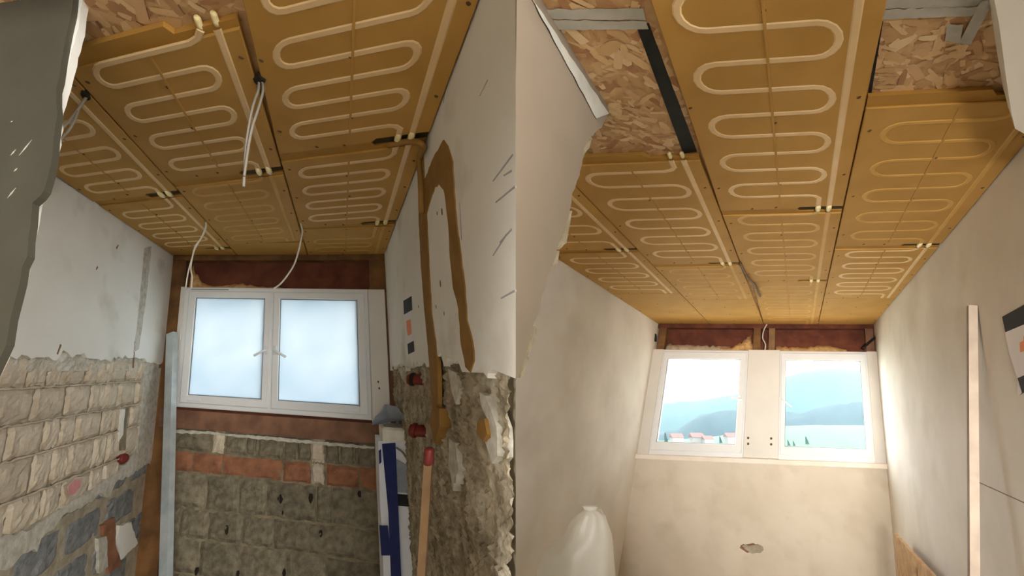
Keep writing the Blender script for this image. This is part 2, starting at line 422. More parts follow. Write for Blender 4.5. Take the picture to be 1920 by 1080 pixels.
    if ln > .5:
        spots = [(uc + rg.uniform(-.01, .01), n0 + ln * f) for f in (.27, .55, .83)] + [(a + .028, n0 + ln * f) for f in (.12, .5, .86)] + [(b - .022, n0 + ln * f) for f in (.2, .48, .8)]
        spots += [(uc - .13, n1 - .018), (uc - .02, n1 - .02)]
        for (x, y) in spots: link('screw', screw_me, P(x, y + rg.uniform(-.02, .02)), o)
    if near_clip:
        for x in (b - .11, b - .062):
            V_, F_ = tube_vf([P(x, n0 + .004, .014), P(x, n0 + .010, .014), P(x, n0 + .030, .012), P(x, n0 + .040, .009)], [.006, .008, .008, .006], 8)
            put('pipe_coupling', V_, F_, 'brass', o, smooth=True)
    if far_slot:
        q = [(b - sl - .01, n1 - .024), (b, n1 - .024), (b, n1 + .027), (b - sl - .01, n1 + .027)]
        put('slot_shadow', [P(x, y, w) for w in (.010, .020) for (x, y) in q], [(0, 1, 2, 3), (4, 5, 6, 7), (0, 1, 5, 4), (1, 2, 6, 5), (2, 3, 7, 6), (3, 0, 4, 7)], 'slot_shade', o)  # dark plate painting the shade inside the recess
        rmx = b - .155 + .045
        for x in (rmx, b - .062):
            V_, F_ = tube_vf([P(x, n1 - .034, .004), P(x, n1 - .012, .001), P(x, n1 + .012, .001), P(x, n1 + .034, .004)], [.0085, .0115, .0115, .0085], 8)
            put('pipe_coupling', V_, F_, 'brass', o, smooth=True)
    return o
SH = -0.14
# left room: three columns
panel(L, ceilL, 0.00, 0.57, -2.10, -1.115, SH, 8, near='plain', seed=1)
panel(L, ceilL, 0.00, 0.57, -1.115, -0.16, SH, 8, near='flange_shaded', seed=2, dy=.098)
panel(L, ceilL, 0.00, 0.57, -0.16, 0.00, 0, 2, near='plain', loops=False, far_slot=False, near_slot=False, straight=False, seed=3)
panel(L, ceilL, 0.57, 1.155, -2.115, -1.31, SH, 8, near='flange_shaded', seed=4, near_clip=True)
panel(L, ceilL, 0.57, 1.155, -1.31, -0.30, SH, 10, near='flange_shaded', loop='loop_faint', seed=5, far_slot=False)
panel(L, ceilL, 0.57, 1.155, -0.30, 0.00, 0, 2, near='plain', loops=False, far_slot=False, near_slot=False, straight=False, seed=6)
panel(L, ceilL, 1.155, 1.748, -2.53, -1.51, SH, 10, near='plain', seed=7)
panel(L, ceilL, 1.155, 1.748, -1.51, -0.64, SH, 8, near='flange_shaded', seed=8)
panel(L, ceilL, 1.155, 1.748, -0.64, 0.00, SH * .3, 4, near='flange_shaded', loop='loop_faint', seed=9, far_slot=False)
# right room: four columns
panel(R, ceilR, 0.00, 0.575, -4.05, -2.59, 0, 10, near='plain', seed=11)
panel(R, ceilR, 0.00, 0.575, -2.59, -1.44, 0, 8, near='flange_shaded', seed=12, far_slot=False, dy=.12)
panel(R, ceilR, 0.00, 0.575, -1.44, 0.00, 0, 4, near='plain', loops=False, far_slot=False, near_slot=False, straight=False, seed=13)
panel(R, ceilR, 0.575, 1.15, -3.70, -2.27, 0, 10, near='flange_shaded', seed=14, near_clip=True)
panel(R, ceilR, 0.575, 1.15, -2.27, -1.21, 0, 8, near='flange_shaded', loop='loop_faint', seed=15, far_slot=False, dy=.112)
panel(R, ceilR, 0.575, 1.15, -1.21, 0.00, 0, 4, near='plain', loops=False, far_slot=False, near_slot=False, straight=False, seed=16)
panel(R, ceilR, 1.15, 1.715, -4.80, -3.14, 0, 12, near='plain', seed=17)
panel(R, ceilR, 1.15, 1.715, -3.14, -1.82, 0, 10, near='flange_shaded', loop='loop_mid', seed=18, dy=.122)
panel(R, ceilR, 1.15, 1.715, -1.82, 0.00, 0, 12, near='plain', loop='loop_faint', seed=19, far_slot=False, off=.25)
panel(R, ceilR, 1.715, 2.28, -3.99, -2.58, 0, 10, near='flange_shaded', loop='loop_faint', seed=20, off=.11)
panel(R, ceilR, 1.715, 2.28, -2.58, -1.25, 0, 10, near='flange_shaded', seed=21, far_slot=False, dy=.12)
panel(R, ceilR, 1.715, 2.28, -1.25, 0.00, 0, 4, near='plain', loops=False, far_slot=False, near_slot=False, straight=False, seed=22)

# ------------------------------------------------------------------ unseen shell added behind the camera to shape the light
def wbox(name, lo, hi, mat, parent=None):
    V = [(x, y, z) for x in (lo[0], hi[0]) for y in (lo[1], hi[1]) for z in (lo[2], hi[2])]
    return put(name, V, box_vf(0, 1, 0, 1, 0, 1)[1], mat, parent)
tag(wbox('ceiling', (-3.6, -4.2, 3.0), (5.2, 0.75, 3.1), 'wall_beige'), 'unseen ceiling added behind the viewer to block sky light', 'ceiling', kind='structure')
tag(wbox('added_side_wall', (-3.6, -4.2, .22), (-3.5, 2.6, 3.1), 'wall_beige'), 'unseen side wall added on the left to block sky light', 'wall', kind='structure')
rw = tag(empty('added_rear_wall', np.array([1, -4.2, .22])), 'unseen rear wall added behind the viewer, its opening sized to admit light', 'wall', kind='structure')
wbox('wall_panel', (-3.6, -4.3, .22), (1.2, -4.2, 3.1), 'wall_beige', rw); wbox('wall_panel', (1.2, -4.3, .22), (5.2, -4.2, .55), 'wall_beige', rw); wbox('wall_panel', (1.2, -4.3, 2.9), (5.2, -4.2, 3.1), 'wall_beige', rw)
tag(wbox('added_side_wall', (5.1, -1.2, .22), (5.2, 2.4, 3.1), 'wall_beige'), 'unseen side wall added on the right to block sky light', 'wall', kind='structure')

# ------------------------------------------------------------------ left room walls
WB = -2.75                                                     # foot of the walls
def grid_relief(rm, name, k, c, rng_a, rng_b, na, nb, fn, mat, parent, clip=None):
    """relief surface on the plane axis k = c, fn(a, b) gives the offset into the room"""
    a, b = [i for i in range(3) if i != k]; V = []; Fc = []
    for i in range(na + 1):
        for j in range(nb + 1):
            x = rng_a(j / nb)[0] + (rng_a(j / nb)[1] - rng_a(j / nb)[0]) * i / na; y = rng_b[0] + (rng_b[1] - rng_b[0]) * j / nb
            p = [0, 0, 0]; p[a] = x; p[b] = y; p[k] = c + fn(x, y); V.append(rm.W(p))
    for i in range(na):
        for j in range(nb):
            q = i * (nb + 1) + j; Fc.append((q, q + 1, q + nb + 2, q + nb + 1))
    return put(name, V, Fc, mat, parent, smooth=False)
fbm = lambda x, y, s, z=0: noise.fractal(Vector((x * s, y * s, z)), 1.0, 2.0, 5)

# wall_left: masonry core, plaster sheet above, bricks and blocks below
wl = slab(L, 'wall_left', [(0.12, 0.05), (0.12, WB), (-2.5, WB), (-2.5, 0.05)], 0, -0.045, -0.14, 'mortar')
tag(wl, 'side wall left of the frosted window, white plaster above bare brick', 'wall', kind='structure')
low = [L.l(*p) for p in [(330, 668), (318, 682), (300, 682), (262, 672), (235, 668), (200, 676), (170, 668), (150, 664), (135, 672), (120, 660), (108, 672), (60, 668), (0, 668), (-200, 690)]]
low = rag(low, 0.025, 0.012, 3)
sheet(L, 'plaster', 0.045, lambda w, u: -2.45, [(0.045, -.80)] + low[1:], 0.03, 0.0, -0.045, 'plaster_white', wl)
# grey smear of old mortar along the torn plaster edge
def lump_patch(rm, name, poly_px, u, depth, mat, parent, seed, step=0.03, amp=0.012, fn='l', k=0, back=-0.03):
    P = [getattr(rm, fn)(x, y, u) for (x, y) in poly_px]
    P = rag(P, step, amp, seed, True)
    return slab(rm, name, P, k, u + depth, u + back, mat, parent)
slab(L, 'filled_chase', rag([L.l(x, y) for (x, y) in [(270, 466), (284, 462), (276, 540), (268, 600), (260, 655), (250, 660), (258, 600), (264, 540)]], .03, .004, 13, True), 0, 0.0015, -0.01, 'plaster_edge', wl)
for (x0, y0, x1, y1) in [(253, 640, 250, 690), (107, 664, 114, 646), (222, 460, 218, 466), (180, 505, 183, 500)]:
    a = np.array(L.l(x0, y0)); b = np.array(L.l(x1, y1)); d = b - a; nn = np.array([-d[1], d[0]]) / np.linalg.norm(d) * .006
    slab(L, 'crack', [tuple(a + nn * .4), tuple(b + nn), tuple(b - nn), tuple(a - nn)], 0, 0.0012, -0.004, 'timber_sill', wl)
# brick courses behind the torn plaster
rgb = random.Random(11)
courses = [-0.80, -0.945, -1.09, -1.225, -1.385, -1.53]
def botline(v): return -1.44 - 0.09 * (-v) * 1.0               # lower torn edge of the pale render
def dome(name, v0, v1, w0, w1, face, h, mat, parent, rm=L, k=0, seed=0, sgn=1):
    """brick with an uneven bulging face"""
    rg = random.Random(seed); n, m = 9, 7; V = []; Fc = []
    a, b = [i for i in range(3) if i != k]
    for i in range(n + 1):
        for j in range(m + 1):
            s, t = i / n, j / m
            e = (1 - abs(2 * s - 1) ** 8) * (1 - abs(2 * t - 1) ** 8)
            p = [0, 0, 0]; rag_ = .006 if (i in (0, n) or j in (0, m)) else 0
            p[a] = v0 + (v1 - v0) * s + rg.uniform(-rag_, rag_); p[b] = w0 + (w1 - w0) * t + rg.uniform(-rag_, rag_)
            p[k] = face + sgn * (h * e + (.009 * noise.noise(Vector((p[a] * 22, p[b] * 22, seed))) + .007 * noise.noise(Vector((p[a] * 60, p[b] * 60, seed)))) * e); V.append(rm.W(p))
    for i in range(n):
        for j in range(m):
            q = i * (m + 1) + j; Fc.append((q, q + 1, q + m + 2, q + m + 1))
    return put(name, V, Fc, mat, parent)
for ci in range(5):
    w1, w0 = courses[ci] - .004, courses[ci + 1] + .004
    v = 0.03 - (ci % 2) * .07
    while v > -1.75:
        ln = rgb.uniform(.10, .24); v0 = v - ln
        vm = v - ln / 2
        if w0 > botline(vm) - .05 and not (-0.42 < vm < -0.33 and ci in (2,)):
            dome('brick', v0 + .003, v - .003, max(w0, botline(vm) - .06), w1 - (.02 * rgb.random() if ci == 0 else 0), -0.040, rgb.uniform(.012, .022), 'brick_pale', wl, seed=ci * 100 + int(-v * 100))
        v = v0
for ci in range(1, 5):
    w = courses[ci]; pts = [(0.0 - .03 * i, w + .009 * noise.noise(Vector((i * .9, ci, 0)))) for i in range(58)]
    V, Fc = tube_vf([L.W((-.024 + .004 * noise.noise(Vector((p[0] * 20, ci, 3))), p[0], p[1])) for p in pts], [.0048 * (1 + 1.1 * noise.noise(Vector((i * .7, ci, 5)))) for i in range(58)], 6)
    put('mortar_bead', V, Fc, 'brick_pale', wl, smooth=True)
# torn lower fringe of pale render, plastered corner strip and smear above the bricks
lump_patch(L, 'render_fringe', [(292, 800), (292, 862), (262, 878), (240, 893), (216, 905), (206, 930), (186, 926), (170, 940), (150, 952), (118, 966), (100, 990), (78, 1010), (70, 1030), (40, 1036), (22, 1062), (-40, 1085), (-40, 1020), (30, 1000), (60, 990), (92, 965), (130, 945), (160, 925), (190, 905), (215, 890), (236, 870), (250, 850), (262, 800)], -0.02, 0.004, 'plaster_edge', wl, 31, 0.03, 0.010, back=-0.05)
lump_patch(L, 'corner_render', [(300, 690), (292, 860), (270, 868), (255, 850), (262, 780), (268, 700), (275, 684)], -0.02, 0.010, 'plaster_edge', wl, 32, 0.03, 0.008, back=-0.05)
def smear(x, y, s=30, z=0): return 0.012 * fbm(x, y, 9, z) + 0.010 * abs(fbm(x, y, 24, z + 3))
grid_relief(L, 'mortar_smear', 0, -0.028, lambda t: (-1.8, 0.02), (-0.90, -0.79), 120, 9, lambda x, y: smear(x, y) - (0.03 if y < -0.885 else 0), 'plaster_edge', wl)
# groove chased down through the bricks for a pipe
slab(L, 'pipe_chase', rag([L.l(*p) for p in [(236, 772), (246, 765), (242, 800), (240, 845), (228, 846), (230, 810)]], .03, .004, 5, True), 0, -0.016, -0.03, 'mortar_dark', wl)
slab(L, 'pipe_chase_lining', rag([L.l(*p) for p in [(232, 768), (238, 768), (234, 815), (226, 828)]], .03, .003, 6, True), 0, -0.012, -0.03, 'plaster_white', wl)
# thin grey-blue blocks below the fringe
for ci, (w1, w0) in enumerate([(-1.42, -1.575), (-1.59, -1.765), (-1.78, -1.96), (-1.975, -2.16)]):
    v = 0.08 - (ci % 2) * .17
    while v > -1.5:
        ln = rgb.uniform(.3, .4); dome('block', v - ln + .006, v - .006, w0, w1, -0.052, .012, 'block_blue', wl, seed=700 + ci * 40 + int(-v * 10)); v -= ln
# remnants of red brick and white patches near the corner
lump_patch(L, 'brick_patch', [(190, 985), (214, 970), (216, 1020), (226, 1060), (205, 1075), (196, 1030)], -0.03, 0.006, 'brick_red', wl, 41, .03, .006)
lump_patch(L, 'plaster_patch', [(222, 985), (244, 978), (256, 1020), (226, 1048), (216, 1010)], -0.03, 0.010, 'plaster_white', wl, 42, .03, .006)
lump_patch(L, 'plaster_patch', [(182, 1010), (198, 1004), (200, 1060), (184, 1075)], -0.03, 0.010, 'plaster_edge', wl, 43, .03, .006)

# wall_back: block wall under the frosted window
wb = slab(L, 'wall_back', [(-0.05, -1.13), (1.85, -1.13), (1.85, WB), (-0.05, WB)], 1, 0.075, 0.2, 'mortar_dark')
tag(wb, 'bare block and brick wall under the frosted window', 'wall', kind='structure')
xr = lambda zs: [240 + z / 3.176 for z in zs]
rows_b = [(-1.262, -1.40, 'block_grey', 840, [250, 480, 560, 690, 760, 920, 1000, 1085, 1170, 1260, 1350, 1380, 1490]),
          (-1.412, -1.53, 'brick_red', 880, [255, 360, 545, 910, 1085, 1170, 1380, 1490]),
          (-1.545, -1.745, 'block_grey', 930, [190, 445, 640, 815, 1115, 1215, 1500]),
          (-1.76, -1.92, 'block_grey', 1000, [150, 280, 455, 660, 855, 1070, 1350, 1510]),
          (-1.935, -2.12, 'block_grey', 1060, [120, 400, 650, 930, 1180, 1510]),
          (-2.135, -2.32, 'block_grey', 1060, [120, 300, 560, 800, 1080, 1510])]
for ri, (w1, w0, mt, yy, zs) in enumerate(rows_b):
    us = [L.f(x, yy)[0] for x in xr(zs)]; us[0] = 0.0; us[-1] = 1.72
    for bi in range(len(us) - 1):
        pale = (ri == 0 and bi in (1, 7)) or (ri == 1 and bi == 4)
        dome('brick' if ri < 2 else 'block', us[bi] + .006, us[bi + 1] - .006, w0, w1, 0.07, rgb.uniform(.012, .02), 'brick_pale' if pale else mt, wb, L, 1, 900 + ri * 20 + bi, -1)
slab(L, 'mortar_bead', rag([L.f(x, y, .05) for (x, y) in [(329, 806), (380, 808), (430, 813), (520, 820), (610, 829), (702, 837), (702, 842), (600, 834), (520, 826), (450, 820), (400, 814), (329, 812)]], .02, .004, 71, True), 1, 0.046, 0.07, 'plaster_edge', wb)
for (x, y, r) in [(526.5, 935, .026), (583, 933, .03), (674, 926, .022), (426, 992, .03), (602, 1000, .024), (533, 1074, .026), (446, 1075, .02), (369, 1070, .024), (530, 961, .012), (522, 935, .012)]:
    u, w = L.f(x, y, .055); rg = random.Random(int(x))
    poly = [(u + r * .55 * math.cos(q) * rg.uniform(.6, 1.2), w + r * math.sin(q) * rg.uniform(.7, 1.2)) for q in np.linspace(0, 6.28, 9)[:-1]]
    slab(L, 'hole_shade', poly, 1, 0.0475, 0.056, 'dark_gap', wb)  # small dark plugs painting the shade inside drilled holes
# timber bearer under the window
rbox(L, 'timber_bearer', (0.02, 1.74, 0.02, 0.10, -1.255, -1.135), 'timber_sill', wb)
rbox(L, 'timber_bearer', (0.06, 1.66, 0.045, 0.10, -1.137, -1.112), 'timber_dark', wb)

# timber around the head and sides of the window
wh = rbox(L, 'wall_back', (-0.06, 1.80, 0.10, 0.14, -0.29, 0.04), 'timber_dark')
tag(wh, 'dark red-brown boarding between frosted window and ceiling', 'wall', kind='structure')
rbox(L, 'head_rail', (0.0, 1.75, 0.02, 0.12, -0.035, 0.026), 'timber_brown', wh)
rbox(L, 'side_post', (-0.06, 0.12, 0.03, 0.13, -2.2, -0.035), 'timber_brown', wh)
rbox(L, 'side_post', (1.63, 1.80, 0.03, 0.12, -0.27, -0.035), 'timber_brown', wh)
rbox(L, 'side_post', (1.70, 1.80, 0.02, 0.12, -1.2, -0.27), 'timber_sill', wh)
def foam_lump(rm, name, u0, u1, v, w0, hf, d, mat, parent, seed):
    V = []; Fc = []; n = 22; rg = random.Random(seed)
    for i in range(n + 1):
        u = u0 + (u1 - u0) * i / n; h = max(.006, hf(i / n) * (1 + .35 * noise.noise(Vector((u * 30, seed, 0)))))
        dd = d * (1 + .4 * noise.noise(Vector((u * 22, 0, seed))))
        for (dv, dw) in ((0, 0), (-dd, 0), (-dd * .8, h * .6), (-dd * .3, h), (0, h)): V.append(rm.W((u, v + dv, w0 + dw)))
    for i in range(n):
        for k in range(4): Fc.append((5 * i + k, 5 * i + k + 1, 5 * i + k + 6, 5 * i + k + 5))
        Fc.append((5 * i + 4, 5 * i, 5 * i + 5, 5 * i + 9))
    Fc += [(0, 1, 2, 3, 4), tuple(5 * n + k for k in range(5))]
    return put(name, V, Fc, mat, parent, smooth=True)
foam_lump(L, 'foam_bead', 0.20, 0.95, 0.10, -0.268, lambda t: .035 + .055 * max(0, 1 - t * 5) + .025 * math.exp(-((t - .5) * 5) ** 2), .05, 'foam', wh, 1)
foam_lump(L, 'foam_bead', 0.16, 0.27, 0.10, -0.262, lambda t: .16 * (1 - t) + .03, .05, 'foam', wh, 2)
foam_lump(L, 'foam_bead', 0.95, 1.6, 0.10, -0.268, lambda t: .014, .04, 'foam_pale', wh, 3)

# wall_right: plaster sheet above, rough stone render below; its near end is the corner between the two rooms
def nearR(w, u=1.75): return near_v(L, u, w)
wr = slab2(L, 'wall_right', *[[(0.12, 0.06), (nearR(0.06, u), 0.06), (nearR(WB, u), WB), (0.12, WB)] for u in (1.80, 1.90)], 0, 1.80, 1.90, 'mortar')
tag(wr, 'side wall right of the frosted window, plaster above rough hacked stone', 'wall', kind='structure')
lowR = [L.l(x, y, 1.75) for (x, y) in [(728, 680), (740, 690), (752, 684), (764, 694), (776, 682), (790, 678), (800, 690), (812, 672), (826, 660), (832, 688), (846, 672), (858, 684), (866, 692), (884, 694), (900, 690), (916, 706), (926, 696), (934, 700)]]
lowR = rag(lowR, 0.03, 0.014, 9)
sheet(L, 'plaster', 0.02, lambda w, u: nearR(w, u), [(0.02, -.80)] + lowR[1:-1] + [(-1.86, -.81), (-1.89, -.79)], 0.04, 1.75, 1.80, 'plaster_white', wr)
def stone(x, y):
    a = fbm(x, y, 6, 5); b = abs(fbm(x, y, 30, 9)); c = abs(fbm(x, y, 75, 2))
    return -(0.012 * a + 0.017 * b + 0.012 * c + 0.006)
grid_relief(L, 'hacked_render', 0, 1.785, lambda t: (near_v(L, 1.77, WB + t * (-.76 - WB), 958), 0.03), (WB, -0.76), 250, 270, stone, 'render_rough', wr)
# clay filled chases
chase = [(783, 290), (785, 340), (787, 420), (791, 500), (797, 580), (803, 640), (808, 700), (812, 770), (824, 770), (823, 700), (818, 640), (811, 590), (806, 500), (803, 440), (801, 400), (808, 375), (816, 352), (826, 345), (834, 356), (838, 380), (842, 420), (846, 480), (852, 540), (862, 580), (866, 640), (875, 688), (884, 698), (891, 676), (888, 640), (877, 600), (873, 540), (866, 480), (858, 420), (853, 360), (850, 305), (841, 275), (833, 261), (822, 282), (811, 302), (804, 322), (797, 336), (795, 300), (792, 288)]
slab(L, 'clay_filled_chase', rag([L.l(x, y, 1.75) for (x, y) in chase], 0.02, 0.003, 4, True), 0, 1.746, 1.76, 'clay', wr)
slab(L, 'clay_filled_chase', rag([L.l(x, y, 1.745) for (x, y) in [(812, 765), (824, 765), (826, 800), (816, 830), (806, 790)]], 0.03, 0.006, 4, True), 0, 1.742, 1.78, 'clay', wr)
# torn flakes of plaster hanging below the edge
for i, pl in enumerate([[(894, 735), (905, 742), (915, 770), (926, 800), (928, 860), (918, 866), (905, 830), (915, 820), (908, 780), (898, 760)],
                        [(836, 690), (850, 700), (858, 730), (850, 760), (842, 730)],                         [(744, 690), (756, 690), (752, 712)], [(838, 820), (850, 830), (856, 880), (845, 920), (838, 870)]]):
    slab(L, 'plaster_flake', rag([L.l(x, y, 1.75) for (x, y) in pl], 0.03, 0.006, 50 + i, True), 0, 1.756, 1.79, 'plaster_edge', wr)
slab(L, 'clay_patch', rag([L.l(x, y, 1.75) for (x, y) in [(897, 790), (910, 785), (916, 815), (908, 830), (896, 815)]], 0.03, 0.004, 61, True), 0, 1.747, 1.785, 'clay', wr)
# pencil scratches and a saw cut on the plaster
for (x0, y0, x1, y1, wd) in [(836, 155, 832, 193, .003), (925, 340, 962, 290, .002), (930, 380, 966, 350, .002), (940, 560, 966, 545, .002), (862, 380, 866, 450, .003), (938, 455, 960, 430, .002), (925, 480, 950, 440, .002), (945, 330, 960, 320, .002), (900, 180, 915, 150, .0015)]:
    a = np.array(L.l(x0, y0, 1.75)); b = np.array(L.l(x1, y1, 1.75)); d = b - a; nn = np.array([-d[1], d[0]]) / np.linalg.norm(d) * wd
    slab(L, 'scratch', [tuple(a + nn * .3), tuple(b + nn), tuple(b - nn), tuple(a - nn)], 0, 1.7488, 1.752, 'pencil', wr)
for (x, y, r) in [(826, 532, .012), (820, 400, .007), (829, 397, .012), (818, 575, .007), (833, 588, .006), (785, 575, .006)]:
    v, w = L.l(x, y, 1.75); slab(L, 'nail_hole', [(v + r * .5 * math.cos(q), w + r * math.sin(q)) for q in np.linspace(0, 6.28, 8)[:-1]], 0, 1.7485, 1.753, 'timber_sill', wr)

# wall_front: grey wall end beside the camera, plaster arris behind it
vn = L.c(146, 0)[1]
edge = [(140, -60), (138, 0), (134, 20), (123, 73), (117, 110), (112, 147), (106, 165), (107, 213), (102, 260), (97, 293), (90, 330), (82, 356), (74, 368), (62, 380), (58, 420), (50, 480), (42, 500), (38, 530), (30, 553), (20, 600), (10, 647), (0, 672), (-60, 800), (-200, 1100)]
face = [L.f(x, y, vn) for (x, y) in edge]
wf = slab(L, 'wall_front', [(-0.6, face[0][1] + .2), (face[0][0], face[0][1] + .2)] + rag(face, .03, .002, 21) + [(-0.6, WB)], 1, vn, vn + 0.02, 'cement_grey')
tag(wf, 'dark grey near wall end cutting off the left side of view', 'wall', kind='structure')
edge2 = [(163, -60), (158, 0), (150, 70), (140, 100), (130, 140), (112, 205), (106, 265), (100, 300), (88, 340), (84, 352), (70, 380), (62, 420), (54, 480), (47, 495), (44, 520), (34, 560), (22, 610), (14, 647), (4, 672), (-50, 800), (-190, 1100)]
f2 = [L.f(x, y, vn + 0.03) for (x, y) in edge2]
slab(L, 'plaster_arris', [(-0.6, f2[0][1] + .2), (f2[0][0], f2[0][1] + .2)] + rag(f2, .02, .003, 22) + [(-0.6, WB)], 1, vn + 0.02, vn + 0.045, 'plaster_white', wf)
for (x0, y0, x1, y1) in [(36, 292, 60, 262), (20, 292, 30, 280), (14, 372, 30, 352), (26, 322, 33, 315), (20, 229, 24, 227)]:
    a = np.array(L.f(x0, y0, vn)); b = np.array(L.f(x1, y1, vn)); d = b - a; nn = np.array([-d[1], d[0]]) / np.linalg.norm(d) * .0018
    slab(L, 'scratch', [tuple(a + nn * .3), tuple((a + b) / 2 + nn), tuple(b), tuple((a + b) / 2 - nn)], 1, vn - .0006, vn + .002, 'plaster_edge', wf)

# ------------------------------------------------------------------ windows
def rframe(rm, name, u0, u1, w0, w1, v0, v1, t, mat, parent, inset=0.006):
    """rectangular frame of four mitred members as one part"""
    tb = t if not hasattr(t, '__len__') else None
    tl, tr, tt, tbm = (t, t, t, t) if tb else t
    V = []; rings = [((u0, u1, w0, w1), v1), ((u0, u1, w0, w1), v0 + inset), ((u0 + inset, u1 - inset, w0 + inset, w1 - inset), v0),
                     ((u0 + tl - inset, u1 - tr + inset, w0 + tbm - inset, w1 - tt + inset), v0), ((u0 + tl, u1 - tr, w0 + tbm, w1 - tt), v0 + inset), ((u0 + tl, u1 - tr, w0 + tbm, w1 - tt), v1)]
    for (a, b, c, d), v in rings:
        for (x, y) in ((a, c), (b, c), (b, d), (a, d)): V.append(rm.W((x, v, y)))
    Fc = []
    for r in range(6):
        q, s = 4 * r, 4 * ((r + 1) % 6)
        for i in range(4): Fc.append((q + i, q + (i + 1) % 4, s + (i + 1) % 4, s + i))
    return put(name, V, Fc, mat, parent)
def casement(rm, win, g, u0, u1, w0, w1, handle_u, hw, side, glassmat, sticker=None, slope=-.5):
    c = rframe(rm, 'casement', u0, u1, w0, w1, -0.022, 0.03, (g[0] - u0, u1 - g[1], w1 - g[3], g[2] - w0), 'upvc', win)
    rframe(rm, 'seal', g[0] - .004, g[1] + .004, g[2] - .004, g[3] + .004, -0.012, 0.012, .008, 'seal', c, .002)
    slab(rm, 'pane', [(g[0], g[2]), (g[1], g[2]), (g[1], g[3]), (g[0], g[3])], 1, 0.0, 0.006, glassmat, c)
    h = empty('handle', rm.W((handle_u, -0.022, hw)), c)
    V, Fc = bevel_box(handle_u - .013, handle_u + .013, -0.034, -0.022, hw - .03, hw + .03, -.004, 1); 
    bpy.data.objects.remove(h)
    h = put('handle', [rm.W(p) for p in V], Fc, 'upvc', c)
    V, Fc = tube_vf(smooth_path([rm.W((handle_u, -0.03, hw)), rm.W((handle_u, -0.055, hw)), rm.W((handle_u + side * .03, -0.064, hw + slope * .03)), rm.W((handle_u + side * .085, -0.064, hw + slope * .085))], 4), .008, 8)
    n = len(V); hv = np.array(V)
    bpy.data.objects.remove(h)
    Vb, Fb = bevel_box(handle_u - .013, handle_u + .013, -0.034, -0.022, hw - .03, hw + .03, -.004, 1)
    Vm, Fm = merge([([rm.W(p) for p in Vb], Fb), (V, Fc)])
    put('handle', Vm, Fm, 'upvc', c)
    if sticker:
        s0, s1, sw = sticker; V, Fc = bevel_box(s0, s1, -0.0265, -0.022, sw - .012, sw + .012, -.002, 1)
        put('hinge_cover', [rm.W(p) for p in V], Fc, 'plastic_white', c)
    return c
w1e = tag(empty('window_1', L.W((0.88, 0, -1.11))), 'white two-casement window with frosted glass in the stripped room', 'window', kind='structure')
rframe(L, 'outer_frame', 0.145, 1.61, -1.115, -0.255, -0.006, 0.07, .045, 'upvc', w1e)
rbox(L, 'mullion', (0.868, 0.902, -0.004, 0.06, -1.075, -0.295), 'upvc', w1e)
V, Fc = bevel_box(1.612, 1.735, -0.004, 0.06, -1.13, -0.255, -.004, 1); put('side_panel', [L.W(p) for p in V], Fc, 'frame_panel', w1e)
V, Fc = bevel_box(0.105, 0.144, 0.0, 0.06, -1.11, -0.25, -.004, 1); put('side_panel', [L.W(p) for p in V], Fc, 'frame_panel', w1e)
casement(L, w1e, (0.252, 0.822, -1.03, -0.335), 0.188, 0.878, -1.085, -0.285, 0.850, -0.70, -1, 'glass_frosted', (0.25, 0.36, -1.055))
casement(L, w1e, (0.945, 1.53, -1.03, -0.335), 0.892, 1.585, -1.085, -0.285, 0.915, -0.70, 1, 'glass_frosted', (1.42, 1.53, -1.055))
for (x, y) in [(709, 716), (711, 728)]:
    u, w = L.f(x, y); slab(L, 'screw', [(u + .006 * math.cos(q), w + .008 * math.sin(q)) for q in np.linspace(0, 6.28, 9)[:-1]], 1, -.006, -.003, 'screw', w1e)
rbox(L, 'vent_slot', (0.2, 0.52, -0.008, -0.004, -0.274, -0.268), 'seal', w1e)

w2e = tag(empty('window_2', R.W((1.14, 0, -1.44))), 'white window with two clear casements looking out on misty hills', 'window', kind='structure')
V, Fc = bevel_box(-0.01, 0.108, -0.004, 0.06, -1.46, -0.315, -.004, 1); put('side_panel', [R.W(p) for p in V], Fc, 'frame_panel', w2e)
V, Fc = bevel_box(2.185, 2.285, -0.004, 0.06, -1.46, -0.315, -.004, 1); put('side_panel', [R.W(p) for p in V], Fc, 'frame_panel', w2e)
V, Fc = bevel_box(1.005, 1.328, -0.010, 0.06, -1.445, -0.312, -.004, 1); mp = put('mullion_panel', [R.W(p) for p in V], Fc, 'frame_panel', w2e)
rframe(R, 'outer_frame', 0.108, 1.007, -1.46, -0.32, -0.002, 0.07, .06, 'upvc', w2e)
rframe(R, 'outer_frame', 1.326, 2.187, -1.46, -0.32, -0.002, 0.07, .06, 'upvc', w2e)
casement(R, w2e, (0.17, 0.925, -1.325, -0.428), 0.125, 0.99, -1.405, -0.345, 0.958, -0.86, -1, 'glass_clear', None, .05)
casement(R, w2e, (1.385, 2.115, -1.325, -0.428), 1.342, 2.168, -1.405, -0.345, 1.362, -0.86, 1, 'glass_clear', (1.99, 2.10, -1.37), -.9)
for (x, y) in [(1403, 821), (1403, 832), (1446, 822), (1446, 833)]:
    u, w = R.f(x, y); slab(R, 'screw', [(u + .011 * math.cos(q), w + .013 * math.sin(q)) for q in np.linspace(0, 6.28, 9)[:-1]], 1, -.013, -.009, 'screw', mp)

